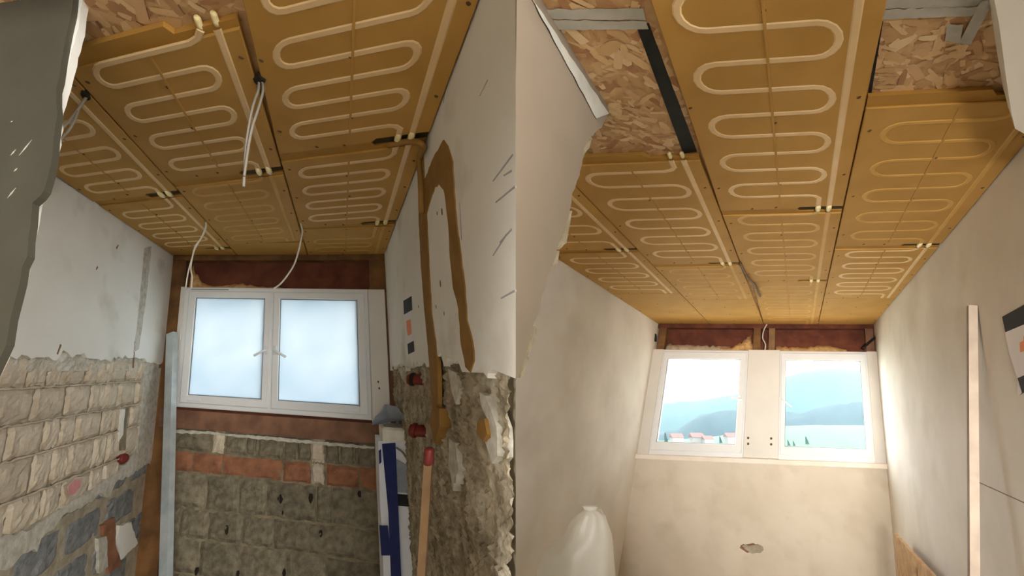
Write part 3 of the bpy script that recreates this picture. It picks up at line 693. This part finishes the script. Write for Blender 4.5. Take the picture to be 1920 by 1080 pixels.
# ------------------------------------------------------------------ right room walls
def meet_v(u, w):
    """depth at which this wall runs into the back of the other room's wall"""
    q0 = L.Bi @ (R.O + R.B @ np.array([u, 0, w]) - L.O); q1 = L.Bi @ R.B[:, 1]
    return (1.87 - q0[0]) / q1[0]
wl2 = slab2(R, 'wall_left', *[[(0.12, 0.06), (0.12, WB), (meet_v(u, WB), WB), (meet_v(u, .06), 0.06)] for u in (0.0, -0.1)], 0, 0.0, -0.1, 'plaster_warm')
tag(wl2, 'smooth pale plastered cheek wall left of the clear window', 'wall', kind='structure')
wr2 = slab(R, 'wall_right', [(0.12, 0.06), (0.12, WB), (-4.9, WB), (-4.9, 0.06)], 0, 2.28, 2.38, 'plaster_warm')
tag(wr2, 'smooth pale plastered cheek wall right of the clear window', 'wall', kind='structure')
wb2 = slab(R, 'wall_back', [(-0.1, -1.47), (2.38, -1.47), (2.38, WB), (-0.1, WB)], 1, 0.0, 0.12, 'plaster_sand')
tag(wb2, 'plain sandy plaster wall under the clear window', 'wall', kind='structure')
rg = random.Random(5)
for (x, y, s) in [(1415, 1030, .05), (1398, 1024, .018)]:
    u, w = R.f(x, y); poly = [(u + s * 1.6 * math.cos(q) * rg.uniform(.6, 1.15), w + s * .8 * math.sin(q) * rg.uniform(.6, 1.2)) for q in np.linspace(0, 6.28, 11)[:-1]]
    V = [R.W((p[0], -.001, p[1])) for p in poly] + [R.W((u + (p[0] - u) * .55, -.014, w + (p[1] - w) * .55 + .01)) for p in poly]; n = len(poly)
    put('plaster_chip', V, [tuple(range(n, 2 * n))] + [(i, (i + 1) % n, n + (i + 1) % n, n + i) for i in range(n)], 'mortar', wb2)
    slab(R, 'plaster_hole', [(p[0] - s * .8, p[1] + s * .1) for p in poly], 1, -.0008, .002, 'timber_sill', wb2)
V, Fc = bevel_box(-0.03, 2.30, -0.045, 0.02, -1.495, -1.447, -.006, 1)
sb = tag(put('trim_1', [R.W(p) for p in V], Fc, 'sill_board'), 'pale painted sill board under the clear window', 'sill', kind='structure')
wh2 = rbox(R, 'wall_back', (-0.06, 2.34, 0.14, 0.18, -0.36, 0.04), 'timber_dark')
tag(wh2, 'dark boarded recess between clear window and ceiling', 'wall', kind='structure')
rbox(R, 'head_rail', (0.0, 2.28, 0.03, 0.16, -0.045, 0.026), 'timber_dark', wh2)
for (a, b, m) in [(0.02, 0.10, 'timber_brown'), (1.045, 1.12, 'timber_brown'), (1.205, 1.27, 'timber_light'), (2.19, 2.27, 'timber_sill')]:
    rbox(R, 'stud', (a, b, 0.03, 0.15, -0.33, -0.045), m, wh2)
foam_lump(R, 'foam_bead', 0.11, 0.8, 0.13, -0.325, lambda t: .085 - .02 * t, .07, 'foam_pale', wh2, 5)
foam_lump(R, 'foam_chunk', 0.70, 1.04, 0.12, -0.325, lambda t: .05 + .26 * max(0, (t - .35)) * (1 if t < .93 else .3), .09, 'foam', wh2, 6)
foam_lump(R, 'foam_bead', 1.28, 2.0, 0.13, -0.325, lambda t: .07 + .04 * math.exp(-((t - .7) * 5) ** 2) - .03 * t, .07, 'foam', wh2, 7)

# inset near wall on the left of the right room; its near end is the other face of the corner
UI = R.c(1140, 215)[0]
inset = [(961, -60), (1000, 0), (1070, 108), (1112, 172), (1140, 215), (1128, 240), (1112, 252), (1100, 272), (1092, 300), (1085, 335), (1074, 360), (1066, 410), (1052, 440), (1044, 470), (1040, 490), (1032, 500), (1020, 545), (1012, 580), (1002, 605), (994, 630), (990, 660), (978, 690), (961, 730)]
pi = [R.l(x, y, UI) for (x, y) in inset]
pin = pi[:5] + rag(pi[4:], 0.012, 0.003, 8)[1:]
pin = [(pi[0][0], 0.027), (pi[4][0], 0.027)] + pin[4:]
pinb = [(near_v(R, UI - .05, p[1], 961) if i in (0, len(pin) - 1) else p[0], p[1]) for i, p in enumerate(pin)]
wi = slab2(R, 'wall_front', pin, pinb, 0, UI, UI - 0.05, 'wall_beige')
tag(wi, 'beige near wall end with a ragged edge left of the clear-window room', 'wall', kind='structure')
for i, pl in enumerate([[(1092, 292), (1097, 272), (1108, 258), (1104, 275)], [(1046, 468), (1062, 432), (1070, 395), (1060, 455)], [(1036, 500), (1046, 470), (1044, 492)], [(986, 668), (1000, 612), (1003, 618), (994, 655)], [(972, 708), (986, 665), (988, 672), (980, 700)]]):
    slab(R, 'broken_arris', rag([R.l(x, y, UI) for (x, y) in pl], .01, .002, 80 + i, True), 0, UI + .004, UI - .02, 'mortar_dark', wi)
# inset wall on the right with its torn foil edge
insR = [R.c(1857, 0), R.c(1883, 170)]
pR = [R.c(1845, -60), R.c(1857, 0), R.c(1870, 90), R.c(1883, 172), R.c(1890, 200)]
wir = slab(R, 'wall_front', [(pR[0][0], pR[0][1])] + pR[1:] + [(2.285, R.c(1900, 240)[1]), (2.285, pR[0][1])], 2, 0.026, -0.10, 'plaster_warm')
tag(wir, 'small pale wall projection in the top right corner', 'wall', kind='structure')

# ------------------------------------------------------------------ things in the left room
FLOOR = 0.22
def floor_w(rm, u, v):
    return (FLOOR - rm.W((u, v, 0))[2]) / rm.A[2, 2]
def to_floor(a, b):
    """extend the line a -> b down to the floor"""
    a = np.asarray(a, float); b = np.asarray(b, float); return a + (b - a) * (FLOOR - a[2]) / (b[2] - a[2])
def prism(a, b, prof, side):
    """sweep a 2D profile from a to b; side gives the profile's x axis"""
    a = np.asarray(a, float); b = np.asarray(b, float); t = (b - a) / np.linalg.norm(b - a)
    x = np.asarray(side, float); x = x - t * (x @ t); x /= np.linalg.norm(x); y = np.cross(t, x); n = len(prof)
    V = [p + x * q[0] + y * q[1] for p in (a, b) for q in prof]
    return V, [tuple(range(n)), tuple(range(n, 2 * n))] + [(i, (i + 1) % n, n + (i + 1) % n, n + i) for i in range(n)]
top = L.W((lambda q: (q[0], -0.05, q[1]))(L.f(318, 624, -0.05)))
bot = to_floor(top, L.W((lambda q: (q[0], -0.16, q[1]))(L.f(305, 1080, -0.16))))
cprof = [(-.03, .0), (.03, .0), (.03, .035), (.022, .035), (.022, .03), (.0275, .03), (.0275, .003), (-.0275, .003), (-.0275, .03), (-.022, .03), (-.022, .035), (-.03, .035)]
V, Fc = prism(top, bot, cprof, (-1, 0.25, 0))
stud = tag(put('drywall_stud', V, Fc, 'galv'), 'galvanised metal drywall stud leaning beside the frosted window', 'metal stud')

# hanging cables
def hang(name, pts, v, r, mat, label, rm=L, n=6):
    P = []
    for (x, y) in pts:
        q = rm.at((x, y), 1, v); P.append(rm.W(q))
    P = smooth_path(P, 6); return tag(tube(name, P, r, mat, n=n), label, 'cable')
def vceil(rm, x, y): return rm.c(x, y)[1]
def cable_thing(name, strands, v, r, mat, label, rm=L):
    P0 = rm.W(rm.at(strands[0][0], 1, v)); e = tag(empty(name, P0), label, 'cable')
    for st in strands:
        tube('strand', smooth_path([rm.W(rm.at(p, 1, v - .004 * i)) for i, p in enumerate(st)], 6), r, mat, e, 6)
    return e
cable_thing('cable', [[(386, 416), (386, 428), (378, 446), (366, 462), (360, 484), (353, 510), (348, 540)], [(386, 417), (384, 430), (374, 452), (364, 470), (358, 500), (360, 520), (359, 540)]], vceil(L, 386, 415), .0035, 'cable_white', 'pale cable drooping from ceiling to left end of frosted window')
hang('cable', [(562, 412), (567, 432), (564, 452), (560, 470), (552, 495), (540, 515), (526, 532), (512, 542)], vceil(L, 563, 412) + .06, .0045, 'cable_white', 'pale cable curving down above the middle of frosted window')
cable_thing('cable', [[(486, 152), (484, 170), (474, 200), (466, 240), (460, 290), (457, 350)], [(492, 154), (493, 172), (484, 205), (474, 235), (468, 262), (462, 300), (458, 330)]], vceil(L, 487, 152), .0035, 'cable_grey', 'grey cable pair hanging free from the ceiling junction')
cable_thing('cable', [[(160, 181), (157, 190), (140, 214), (122, 236), (107, 250)], [(163, 182), (150, 200), (140, 226), (128, 246), (112, 262), (103, 268)]], vceil(L, 160, 181), .0035, 'cable_grey', 'thin grey cable strands beside the dark near wall')
for (x, y, lab) in [(487, 150, 'dark ragged cable hole in ceiling where grey cables hang'), (160, 178, 'small dark ceiling knockout with cable beside dark near wall')]:
    u, v = L.c(x, y); rg = random.Random(x); poly = [(u + .022 * math.cos(q) * rg.uniform(.6, 1.2), v + .03 * math.sin(q) * rg.uniform(.6, 1.2)) for q in np.linspace(0, 6.28, 10)[:-1]]
    n = len(poly)
    V = [L.W((p[0], p[1], .004)) for p in poly] + [L.W((u + (p[0] - u) * .7, v + (p[1] - v) * .7, -.006)) for p in poly]
    tag(put('cable_outlet', V, [tuple(range(n, 2 * n))] + [(i, (i + 1) % n, n + (i + 1) % n, n + i) for i in range(n)], 'dark_gap'), lab, 'cable outlet')

# riser pipe leaving the last coupling and running down the wall
pp = [L.W((1.60, -1.515, -.008)), L.W((1.68, -1.535, -.010)), L.W((1.725, -1.54, -.03))] + [L.W((1.735,) + L.l(x, y, 1.735)) for (x, y) in [(786, 300), (789, 340), (791, 400)]]
tag(tube('heating_pipe', smooth_path(pp, 6), .011, 'clay'), 'brown heating pipe bending from ceiling into clay filled wall chase', 'pipe')

def quad_on_wall(rm, name, px, u, d, mat, parent):
    return slab(rm, name, [rm.l(x, y, u) for (x, y) in px], 0, u - d, u + .0003, mat, parent)
ts = tag(quad_on_wall(L, 'paper_target', [(757, 560), (771, 555), (776, 660), (765, 665), (757, 592)], 1.749, .0006, 'paper', None), 'small paper target with black squares on wall right of frosted window', 'paper sheet')
quad_on_wall(L, 'black_square', [(756.5, 564), (771.5, 555), (773, 581), (757.5, 590)], 1.7483, .0006, 'print_black', ts)
quad_on_wall(L, 'black_square', [(764, 645), (775.5, 639), (777, 659), (765.5, 664.5)], 1.7483, .0006, 'print_black', ts)
quad_on_wall(L, 'orange_mark', [(762, 602), (766, 600), (770, 598), (772, 626), (765, 630), (763, 618)], 1.7483, .0005, 'print_orange', ts)

# package in the corner under the window, with a foam block and a scoop on top
uf = -0.34
fx = lambda x, y, v=uf: L.f(x, y, v)
u0, u1 = fx(712, 900)[0], fx(769, 900)[0]; wt = fx(735, 829)[1]; wfl = floor_w(L, (u0 + u1) / 2, -.2)
pk = tag(empty('packing_carton', L.W(((u0 + u1) / 2, -.22, wfl))), 'tall blue and white carton standing in corner under frosted window', 'carton')
def tapered(u0, u1, v0, v1, w0, w1, bul, rm=L):
    V = []; Fc = []; n = 10
    for i in range(n + 1):
        t = i / n; w = w0 + (w1 - w0) * t; b = bul * math.sin(t * 9) * .5 + bul * noise.noise(Vector((t * 6, u0, 1)))
        for (u, v) in ((u0 - b, v0), (u1 + b * .3, v0 + b), (u1, v1), (u0 - b * .5, v1)): V.append(rm.W((u, v, w)))
    for i in range(n):
        for k in range(4): Fc.append((4 * i + k, 4 * i + (k + 1) % 4, 4 * i + 4 + (k + 1) % 4, 4 * i + 4 + k))
    return V, Fc + [(0, 1, 2, 3), tuple(4 * n + k for k in range(4))]
V, Fc = tapered(u0, u1, uf, -.10, wfl, wt, .006); put('body', V, Fc, 'plastic_white', pk)
st = [fx(716, 832), fx(741, 830), fx(752, 1085), (fx(752, 1085)[0] + .0, wfl + .01), (fx(733, 1085)[0], wfl + .01), fx(733, 1085), fx(728, 960)]
slab(L, 'blue_stripe', st, 1, uf - .012, uf + .004, 'blue', pk)
slab(L, 'blue_stripe', [fx(711, 985), fx(727, 985), fx(733, 1040), fx(715, 1040)], 1, uf - .010, uf + .004, 'blue', pk)
slab(L, 'black_band', [fx(741, 926), fx(766, 928), fx(767, 949), fx(742, 947)], 1, uf - .010, uf + .004, 'black', pk)
slab(L, 'grey_window', [fx(743, 860), fx(766, 875), fx(766, 924), fx(743, 922)], 1, uf - .008, uf + .004, 'plastic_grey', pk)
slab(L, 'blue_print', [fx(710, 845), fx(714, 842), fx(715, 866), (fx(711, 870))], 1, uf - .009, uf + .004, 'blue', pk)
V, Fc = tube_vf(smooth_path([L.W((lambda q: (q[0], uf - .02, q[1]))(fx(x, y))) for (x, y) in [(742, 838), (755, 848), (766, 870), (771, 910), (772, 960), (776, 1030), (778, 1080)]], 5), .005, 6)
put('strap', V, Fc, 'cable_grey', pk, smooth=True)
fb0, fb1 = fx(717, 812)[0], fx(773, 812)[0]
V, Fc = bevel_box(fb0, fb1, uf - .01, -.12, wt + .001, wt + .075, .012, 2)
tag(put('foam_block', [L.W(p) for p in V], Fc, 'styrofoam'), 'off-white foam block lying on the blue and white carton', 'foam block')
# scoop: a folded shell, flat blade to the left and raised back to the right
sc_px = [(697, 797), (700, 785), (715, 770), (722, 756), (740, 760), (752, 774), (762, 782), (748, 786), (728, 789), (712, 794)]
bl = [fx(x, y, -.26) for (x, y) in sc_px]; n = len(bl); cu = sum(p[0] for p in bl) / n; cw = sum(p[1] for p in bl) / n
V = [L.W((p[0], -.26 - .09 * math.sin(i / n * math.pi), p[1])) for i, p in enumerate(bl)] + [L.W((cu + (p[0] - cu) * .8, -.19, cw + (p[1] - cw) * .8)) for p in bl] + [L.W((cu, -.24, cw - .02))]
Fc = [(i, (i + 1) % n, n + (i + 1) % n, n + i) for i in range(n)] + [(i, (i + 1) % n, 2 * n) for i in range(n)] + [tuple(range(n, 2 * n))]
tag(put('plastic_scoop', V, Fc, 'plastic_grey'), 'grey plastic scoop lying on top of the foam block', 'scoop')

# batten with red cap, red plugs
ub = 1.655
a_ = L.W((ub,) + L.l(804, 856, ub)); b_ = to_floor(a_, L.W((ub - .03,) + L.l(790, 1085, ub - .03)))
bt = tag(empty('batten', b_), 'slim wooden batten with red cap leaning on hacked stone wall', 'batten')
V, Fc = prism(a_, b_, [(-.0105, -.009), (.0105, -.009), (.0105, .009), (-.0105, .009)], (1, 0, 0)); put('stick', V, Fc, 'timber_light', bt)
V, Fc = tube_vf([a_ + (a_ - b_) / np.linalg.norm(a_ - b_) * t for t in (-.02, -.015, .018, .022)], [.0125, .0145, .0135, .011], 10); put('cap', V, Fc, 'red', bt, smooth=True)
def plug(rm, x, y, u, sgn, r, ln, mat, label, rim=None):
    v, w = rm.l(x, y, u); c = rm.W((u, v, w)); ax = rm.W((u + sgn, v, w)) - c; ax /= np.linalg.norm(ax)
    e = tag(empty('pipe_plug', c), label, 'pipe plug')
    V, Fc = tube_vf([c - ax * .06, c + ax * ln, c + ax * (ln + .004)], [r * .8, r * .8, r * .5], 12); put('stem', V, Fc, mat, e, smooth=True)
    V, Fc = tube_vf([c + ax * (ln * .45), c + ax * (ln * .5), c + ax * (ln * .75), c + ax * (ln * .8)], [r * .8, r, r, r * .8], 12); put('collar', V, Fc, rim or mat, e, smooth=True)
plug(L, 787, 712, 1.765, -1, .028, .05, 'red', 'upper red pipe plug just below the torn plaster edge', 'dark_gap')
plug(L, 791, 808, 1.765, -1, .030, .05, 'red', 'lower red pipe plug on hacked stone above the batten')
plug(L, 226, 860, -.03, 1, .030, .03, 'red', 'red pipe plug set in the pale brick wall')
px = [(123, 912), (140, 894), (156, 893), (154, 912), (140, 930), (124, 936)]
pb = tag(slab(L, 'socket_box', [L.l(x, y, -.02) for (x, y) in px], 0, -.012, -.04, 'brick_pale'), 'pink plastic socket box set among pale bricks', 'socket box')
slab(L, 'cover', [L.l(140 + (x - 140) * .7, 912 + (y - 912) * .7, -.012) for (x, y) in px], 0, -.008, -.014, 'pink', pb)

# ------------------------------------------------------------------ things in the right room
tp = tag(slab(R, 'paper_target', [R.l(x, y, 2.279) for (x, y) in [(1879, 594), (1966, 546), (1978, 700), (1908, 741), (1908, 710), (1892, 660), (1885, 624)]], 0, 2.2784, 2.2793, 'paper'), 'large paper target with orange cross at right edge of view', 'paper sheet')
def pq(name, pts, mat): slab(R, name, [R.l(x, y, 2.278) for (x, y) in pts], 0, 2.2776, 2.2783, mat, tp)
pq('black_bar', [(1879, 594), (1966, 546), (1968, 588), (1885, 623)], 'print_black')
pq('black_bar', [(1908, 709), (1976, 680), (1978, 700), (1912, 741), (1917, 738)], 'print_black')
pq('orange_cross', [(1912, 642), (1919, 639), (1919, 630), (1929, 626), (1930, 634), (1938, 630), (1940, 650), (1931, 654), (1932, 664), (1922, 668), (1921, 658), (1913, 661)], 'print_orange')
a_ = R.W((2.262,) + R.l(1822.5, 574, 2.262)); b_ = to_floor(a_, R.W((2.17,) + R.l(1826, 1080, 2.17)))
V, Fc = prism(a_, b_, [(-.015, -.014), (.015, -.014), (.015, .014), (-.015, .014)], R.A[:, 1])
tag(put('wooden_lath', V, Fc, 'lath'), 'long grey-brown wooden lath leaning on right wall', 'lath')
slab(R, 'board_joint', (lambda a, b: [a, b, (b[0], b[1] - .004), (a[0], a[1] - .004)])(R.l(1832, 902, 2.28), R.l(1935, 948, 2.28)), 0, 2.2788, 2.281, 'timber_sill', wr2)
# chipboard offcut standing in the corner
ub = 2.17
va, wa = R.l(1676, 1000, ub); vb_, wb_ = R.l(1752, 1084, ub)
pl = [(va, wa), (vb_, wb_), (vb_, floor_w(R, ub, vb_)), (va, floor_w(R, ub, va))]
ob = tag(slab(R, 'chipboard_sheet', pl, 0, ub, ub + .022, 'osb_base'), 'chipboard offcut standing in corner below the clear window', 'board')
chips(R, ob, (min(va, vb_), max(va, vb_), min(wa, wb_) - .5, min(wa, wb_) - .002), 160, 9, 0, ub, -1, (.02, .07))
# plastic sack
Zb = 1.95
def zpt(x, y, Z): return CAM + C2W @ (ray((x, y)) / F * Z)
rows = [(956, 1096, 1118), (960, 1090, 1128), (968, 1083, 1136), (985, 1070, 1141), (1005, 1060, 1146), (1022, 1036, 1148), (1040, 1018, 1149), (1065, 1008, 1151), (1090, 1000, 1153)]
rings = []
for (y, xa, xb) in rows:
    A = zpt(xa, y, Zb); B = zpt(xb, y, Zb); rings.append(((A + B) / 2, np.linalg.norm(B - A) / 2))
while rings[-1][0][2] > FLOOR + .02:
    c, r = rings[-1]; z = max(c[2] - .08, FLOOR + .006); rings.append((np.array([c[0], c[1] + .004, z]), min(r * 1.015, .27)))
V = []; Fc = []; n = 44
for i, (c, r) in enumerate(rings):
    for k in range(n):
        q = 2 * math.pi * k / n
        fo = 1 + .16 * (abs(math.sin(q * 3.5 + i * .25)) - .5) * min(1, i / 2) + .16 * noise.noise(Vector((math.cos(q) * 2, math.sin(q) * 2, i * .6)))
        V.append(c + np.array([math.cos(q) * r * (1 + (fo - 1) * .35), math.sin(q) * min(r, .24) * .8 * fo, .02 * noise.noise(Vector((q * 2, i, 4))) * (i > 0)]))
for i in range(len(rings) - 1):
    for k in range(n): Fc.append((i * n + k, i * n + (k + 1) % n, (i + 1) * n + (k + 1) % n, (i + 1) * n + k))
Fc += [tuple(range((len(rings) - 1) * n, len(rings) * n))]
bag = tag(empty('plastic_sack', np.array([rings[-1][0][0], rings[-1][0][1], FLOOR])), 'crumpled translucent plastic sack standing by the left plastered wall', 'sack')
put('film', V, Fc, 'bag_film', bag, smooth=True)
c0, r0 = rings[0]
V = []; Fc = []
for i in range(3):
    for k in range(16):
        q = 2 * math.pi * k / 16; rr = r0 * (1 + .35 * i + .25 * noise.noise(Vector((math.cos(q) * 3, math.sin(q) * 3, i)))); V.append(c0 + np.array([math.cos(q) * rr * .8, math.sin(q) * rr * .5, -.008 + .012 * i]))
for i in range(2):
    for k in range(16): Fc.append((i * 16 + k, i * 16 + (k + 1) % 16, i * 16 + 16 + (k + 1) % 16, i * 16 + 16 + k))
put('gathered_neck', V, Fc, 'bag_film', bag, smooth=True)
# black hooks by the window head
def hook(pts, v, r, label):
    P = smooth_path([R.W(R.at(p, 1, v)) for p in pts], 5); tag(tube('metal_hook', P, r, 'black'), label, 'hook')
hook([(1219, 612), (1219, 622), (1223, 627), (1229, 628), (1229, 640)], -.03, .012, 'black metal hook beside the top left of clear window')
hook([(1649, 622), (1644, 629), (1640, 634), (1630, 642), (1618, 654)], -.01, .012, 'black metal strap beside the top right of clear window')
hang('cable', [(1438, 608), (1432, 620), (1430, 634), (1435, 645), (1434, 658)], .0, .006, 'cable_white', 'white cable dropping between studs above clear window', R)
P = [R.W(R.at(p, 2, -.012)) for p in [(1388, 492), (1396, 510), (1405, 522), (1417, 536), (1425, 556)]]
tag(tube('cable', smooth_path(P, 6), .007, 'screw', n=6), 'short brown cable lying along the ceiling seam', 'cable')

def tape_strip(name, quad, k, c, label, n=14, m=4, amp=.0015, seed=0, fn=None, mat='tape'):
    """thin wrinkled tape between the corner pixels of quad (a b c d), lying on axis k = c"""
    Q = [np.array(R.at(p, k, c)) for p in quad]; V = []; Fc = []
    for i in range(n + 1):
        for j in range(m + 1):
            s, t = i / n, j / m; p = (Q[0] * (1 - s) + Q[1] * s) * (1 - t) + (Q[3] * (1 - s) + Q[2] * s) * t
            p[k] += amp * noise.noise(Vector((p[0] * 25, p[1] * 25, p[2] * 25 + seed)))
            if j in (0, m):
                a = [q for q in range(3) if q != k]; p[a[1]] += .006 * noise.noise(Vector((s * 12, j, seed)))
            V.append(R.W(p))
    for i in range(n):
        for j in range(m): q = i * (m + 1) + j; Fc.append((q, q + 1, q + m + 2, q + m + 1))
    return tag(put(name, V, Fc, mat, smooth=True), label, 'tape')
tape_strip('foil_tape', [(1020, 18), (1206, 16), (1211, 38), (1035, 36)], 2, .0215, 'upper strip of the doubled pale tape across chipboard, left of long panel')
tape_strip('foil_tape', [(1035, 38), (1211, 40), (1216, 55), (1048, 56)], 2, .0205, 'lower strip of the doubled pale tape across chipboard, left of long panel', seed=3)
tape_strip('foil_tape', [(1660, -12), (1858, -14), (1852, 14), (1656, 16)], 2, .0215, 'upper pale tape strip across chipboard, right of long panel', seed=5)
tape_strip('foil_tape', [(1656, 18), (1840, 12), (1822, 30), (1652, 37)], 2, .0205, 'lower pale tape strip across chipboard, right of long panel', seed=6)
tape_strip('foil_tape', [(1838, 4), (1868, -8), (1820, 84), (1797, 82)], 2, .0195, 'pale tape piece running diagonally beside the top right wall', seed=7)
tape_strip('foil_tape', [(1776, 46), (1806, 46), (1800, 82), (1772, 76)], 2, .0200, 'small pale tape patch on chipboard at top right', 8, 4, seed=8)
tape_strip('foil_tape', [(972, -46), (1003, 2), (1142, 214), (1116, 222)][0:0] or [(976, -40), (1118, 222), (1142, 213), (1000, 0)], 0, UI + .003, 'long pale tape along top of the ragged near wall', 30, 5, .003, 9)
mb_px = [(1194, 52), (1216, 44), (1307, 285), (1281, 288)]
tag(slab(R, 'membrane_strip', [R.c(x, y, .0235) for (x, y) in mb_px], 2, .0235, .0265, 'black'), 'black membrane strip along the left edge of long ceiling panel', 'membrane')
tag(slab(R, 'membrane_strip', [R.c(x, y, .0235) for (x, y) in [(1650, 40), (1656, 40), (1634, 176), (1628, 176)]], 2, .0235, .0265, 'black'), 'thin black membrane line right of long ceiling panel', 'membrane')

# ------------------------------------------------------------------ landscape beyond the clear window
def ridge(name, pts, dist, depth, foot, mat, label, bump=0.0, bs=0.02, seed=0, n=160):
    """rounded hill: its crest follows the ridge heights at the given distance, then falls away behind"""
    xs = np.linspace(pts[0][0], pts[-1][0], n); ys = np.interp(xs, [p[0] for p in pts], [p[1] for p in pts]); V = []; Fc = []; m = 14
    for i in range(n):
        crest = CAM + C2W @ (ray((xs[i], ys[i])) / F * dist); h = crest[2] - foot
        dr = np.array([crest[0], crest[1], 0]); dr /= np.linalg.norm(dr)
        for j in range(m + 1):
            t = j / m * 2 - 1
            p = crest + dr * t * depth; p[2] = foot + h * (1 - abs(t) ** 1.7)
            p[2] += bump * noise.noise(Vector((p[0] * bs, p[1] * bs, seed))) * (1 - t * t) + bump * .6 * noise.noise(Vector((p[0] * bs * 4, p[1] * bs * 4, seed)))
            V.append(p)
    for i in range(n - 1):
        for j in range(m): q = i * (m + 1) + j; Fc.append((q, q + 1, q + m + 2, q + m + 1))
    o = put(name, V, Fc, mat, smooth=True)
    return tag(o, label, 'hill', kind='structure')
ridge('hill', [(900, 790), (1150, 770), (1230, 758), (1300, 752), (1380, 738), (1440, 718), (1500, 698), (1560, 690), (1620, 694), (1700, 712), (1900, 745), (2100, 770)], 2600, 900, -60, 'forest', 'broad misty far hill behind the clear window', 14, .004)
ridge('hill', [(1000, 815), (1200, 812), (1270, 806), (1300, 785), (1330, 774), (1390, 766), (1440, 770), (1480, 778), (1530, 768), (1580, 758), (1630, 750), (1800, 748), (2000, 770)], 1500, 380, -50, 'forest_near', 'dark wooded ridge in front of the far hill', 14, .012, 4)
ridge('meadow', [(1000, 830), (1250, 826), (1330, 820), (1400, 808), (1470, 799), (1540, 797), (1620, 798), (1800, 800), (2000, 812)], 900, 420, -40, 'grass', 'pale green meadow rise behind the right casement', 1.5, .01, 7)
tag(put('ground', [(-3000, 40, -42), (5200, 40, -42), (5200, 5200, -42), (-3000, 5200, -42)], [(0, 1, 2, 3)], 'ground_pale'), 'valley floor far below the clear window', 'ground', kind='structure')
ridge('meadow', [(900, 838), (1240, 833), (1400, 833), (1470, 839), (1700, 841), (1900, 842)], 430, 160, -40, 'grass', 'near rise carrying the village houses below the ridge', 0.6, .02, 9)
def conifer(x, y, dist, h, label):
    base = CAM + C2W @ (ray((x, y)) / F * dist); rg = random.Random(int(x * 7 + y))
    e = tag(empty('conifer', base), label, 'tree', 'trees by the village')
    V, Fc = tube_vf([base, base + np.array([0, 0, h * .3])], h * .03, 6); put('trunk', V, Fc, 'timber_sill', e)
    parts = []
    for k in range(4):
        z0 = h * (.15 + .2 * k); z1 = z0 + h * .34; r = h * .24 * (1 - k * .21)
        ring = [base + np.array([r * math.cos(q) * rg.uniform(.85, 1.15), r * math.sin(q) * rg.uniform(.85, 1.15), z0]) for q in np.linspace(0, 6.28, 10)[:-1]]
        parts.append((ring + [base + np.array([0, 0, min(z1, h)])], [(i, (i + 1) % 9, 9) for i in range(9)] + [tuple(range(9))]))
    V, Fc = merge(parts); put('foliage', V, Fc, 'forest', e)
def house(x, y, dist, w, label):
    b = CAM + C2W @ (ray((x, y)) / F * dist); e = tag(empty('house', b), label, 'house', 'village houses')
    V = [b + np.array([sx * w, sy * w * .7, z]) for sx in (-.5, .5) for sy in (-.5, .5) for z in (-3, w * .5)]
    put('walls', V, box_vf(0, 1, 0, 1, 0, 1)[1], 'house_wall', e)
    rf = [b + np.array([sx * w * .56, sy * w * .42, w * .48]) for sx in (-1, 1) for sy in (-1, 1)] + [b + np.array([sx * w * .56, 0, w * .85]) for sx in (-1, 1)]
    put('roof', rf, [(0, 1, 4), (2, 3, 5), (0, 2, 5, 4), (1, 3, 5, 4), (0, 1, 3, 2)], 'roof_red', e)
for i, (x, y, d, h, lb) in enumerate([(1250, 834, 420, 13, 'leftmost spruce seen through the left casement'), (1262, 834, 440, 10, 'second spruce from the left through the left casement'), (1281, 834, 450, 12, 'spruce just left of the wooded ridge'), (1352, 833, 430, 9, 'spruce among the houses right of the left casement middle'), (1515, 836, 420, 10, 'lone spruce on the meadow through the right casement'), (1480, 838, 430, 8, 'leftmost spruce on the meadow through the right casement'), (1490, 838, 425, 7, 'spruce between the other two on the meadow')]):
    conifer(x, y, d, h, lb)
for (x, y, d, w, lb) in [(1270, 831, 400, 11, 'pale house at left among the spruces, through left casement'), (1308, 831, 410, 12, 'pale red-roofed house below the wooded ridge'), (1328, 832, 400, 9, 'small pale house right of the red-roofed house'), (1372, 829, 420, 11, 'pale house near the right edge of left casement')]:
    house(x, y, d, w, lb)
# valley haze
hz = wbox('valley_haze', (-2500, 60, -80), (5000, 4600, 420), 'grass')
hm = bpy.data.materials.new('haze'); hm.use_nodes = True; N = hm.node_tree.nodes; N.remove(N['Principled BSDF'])
vs = N.new('ShaderNodeVolumeScatter'); vs.inputs['Color'].default_value = (0.50, 0.82, 0.95, 1); vs.inputs['Density'].default_value = 0.000085; vs.inputs['Anisotropy'].default_value = 0.2
hm.node_tree.links.new(vs.outputs[0], N['Material Output'].inputs['Volume']); hz.data.materials.clear(); hz.data.materials.append(hm)
tag(hz, 'thin white haze filling the valley beyond the clear window', 'haze', kind='stuff')
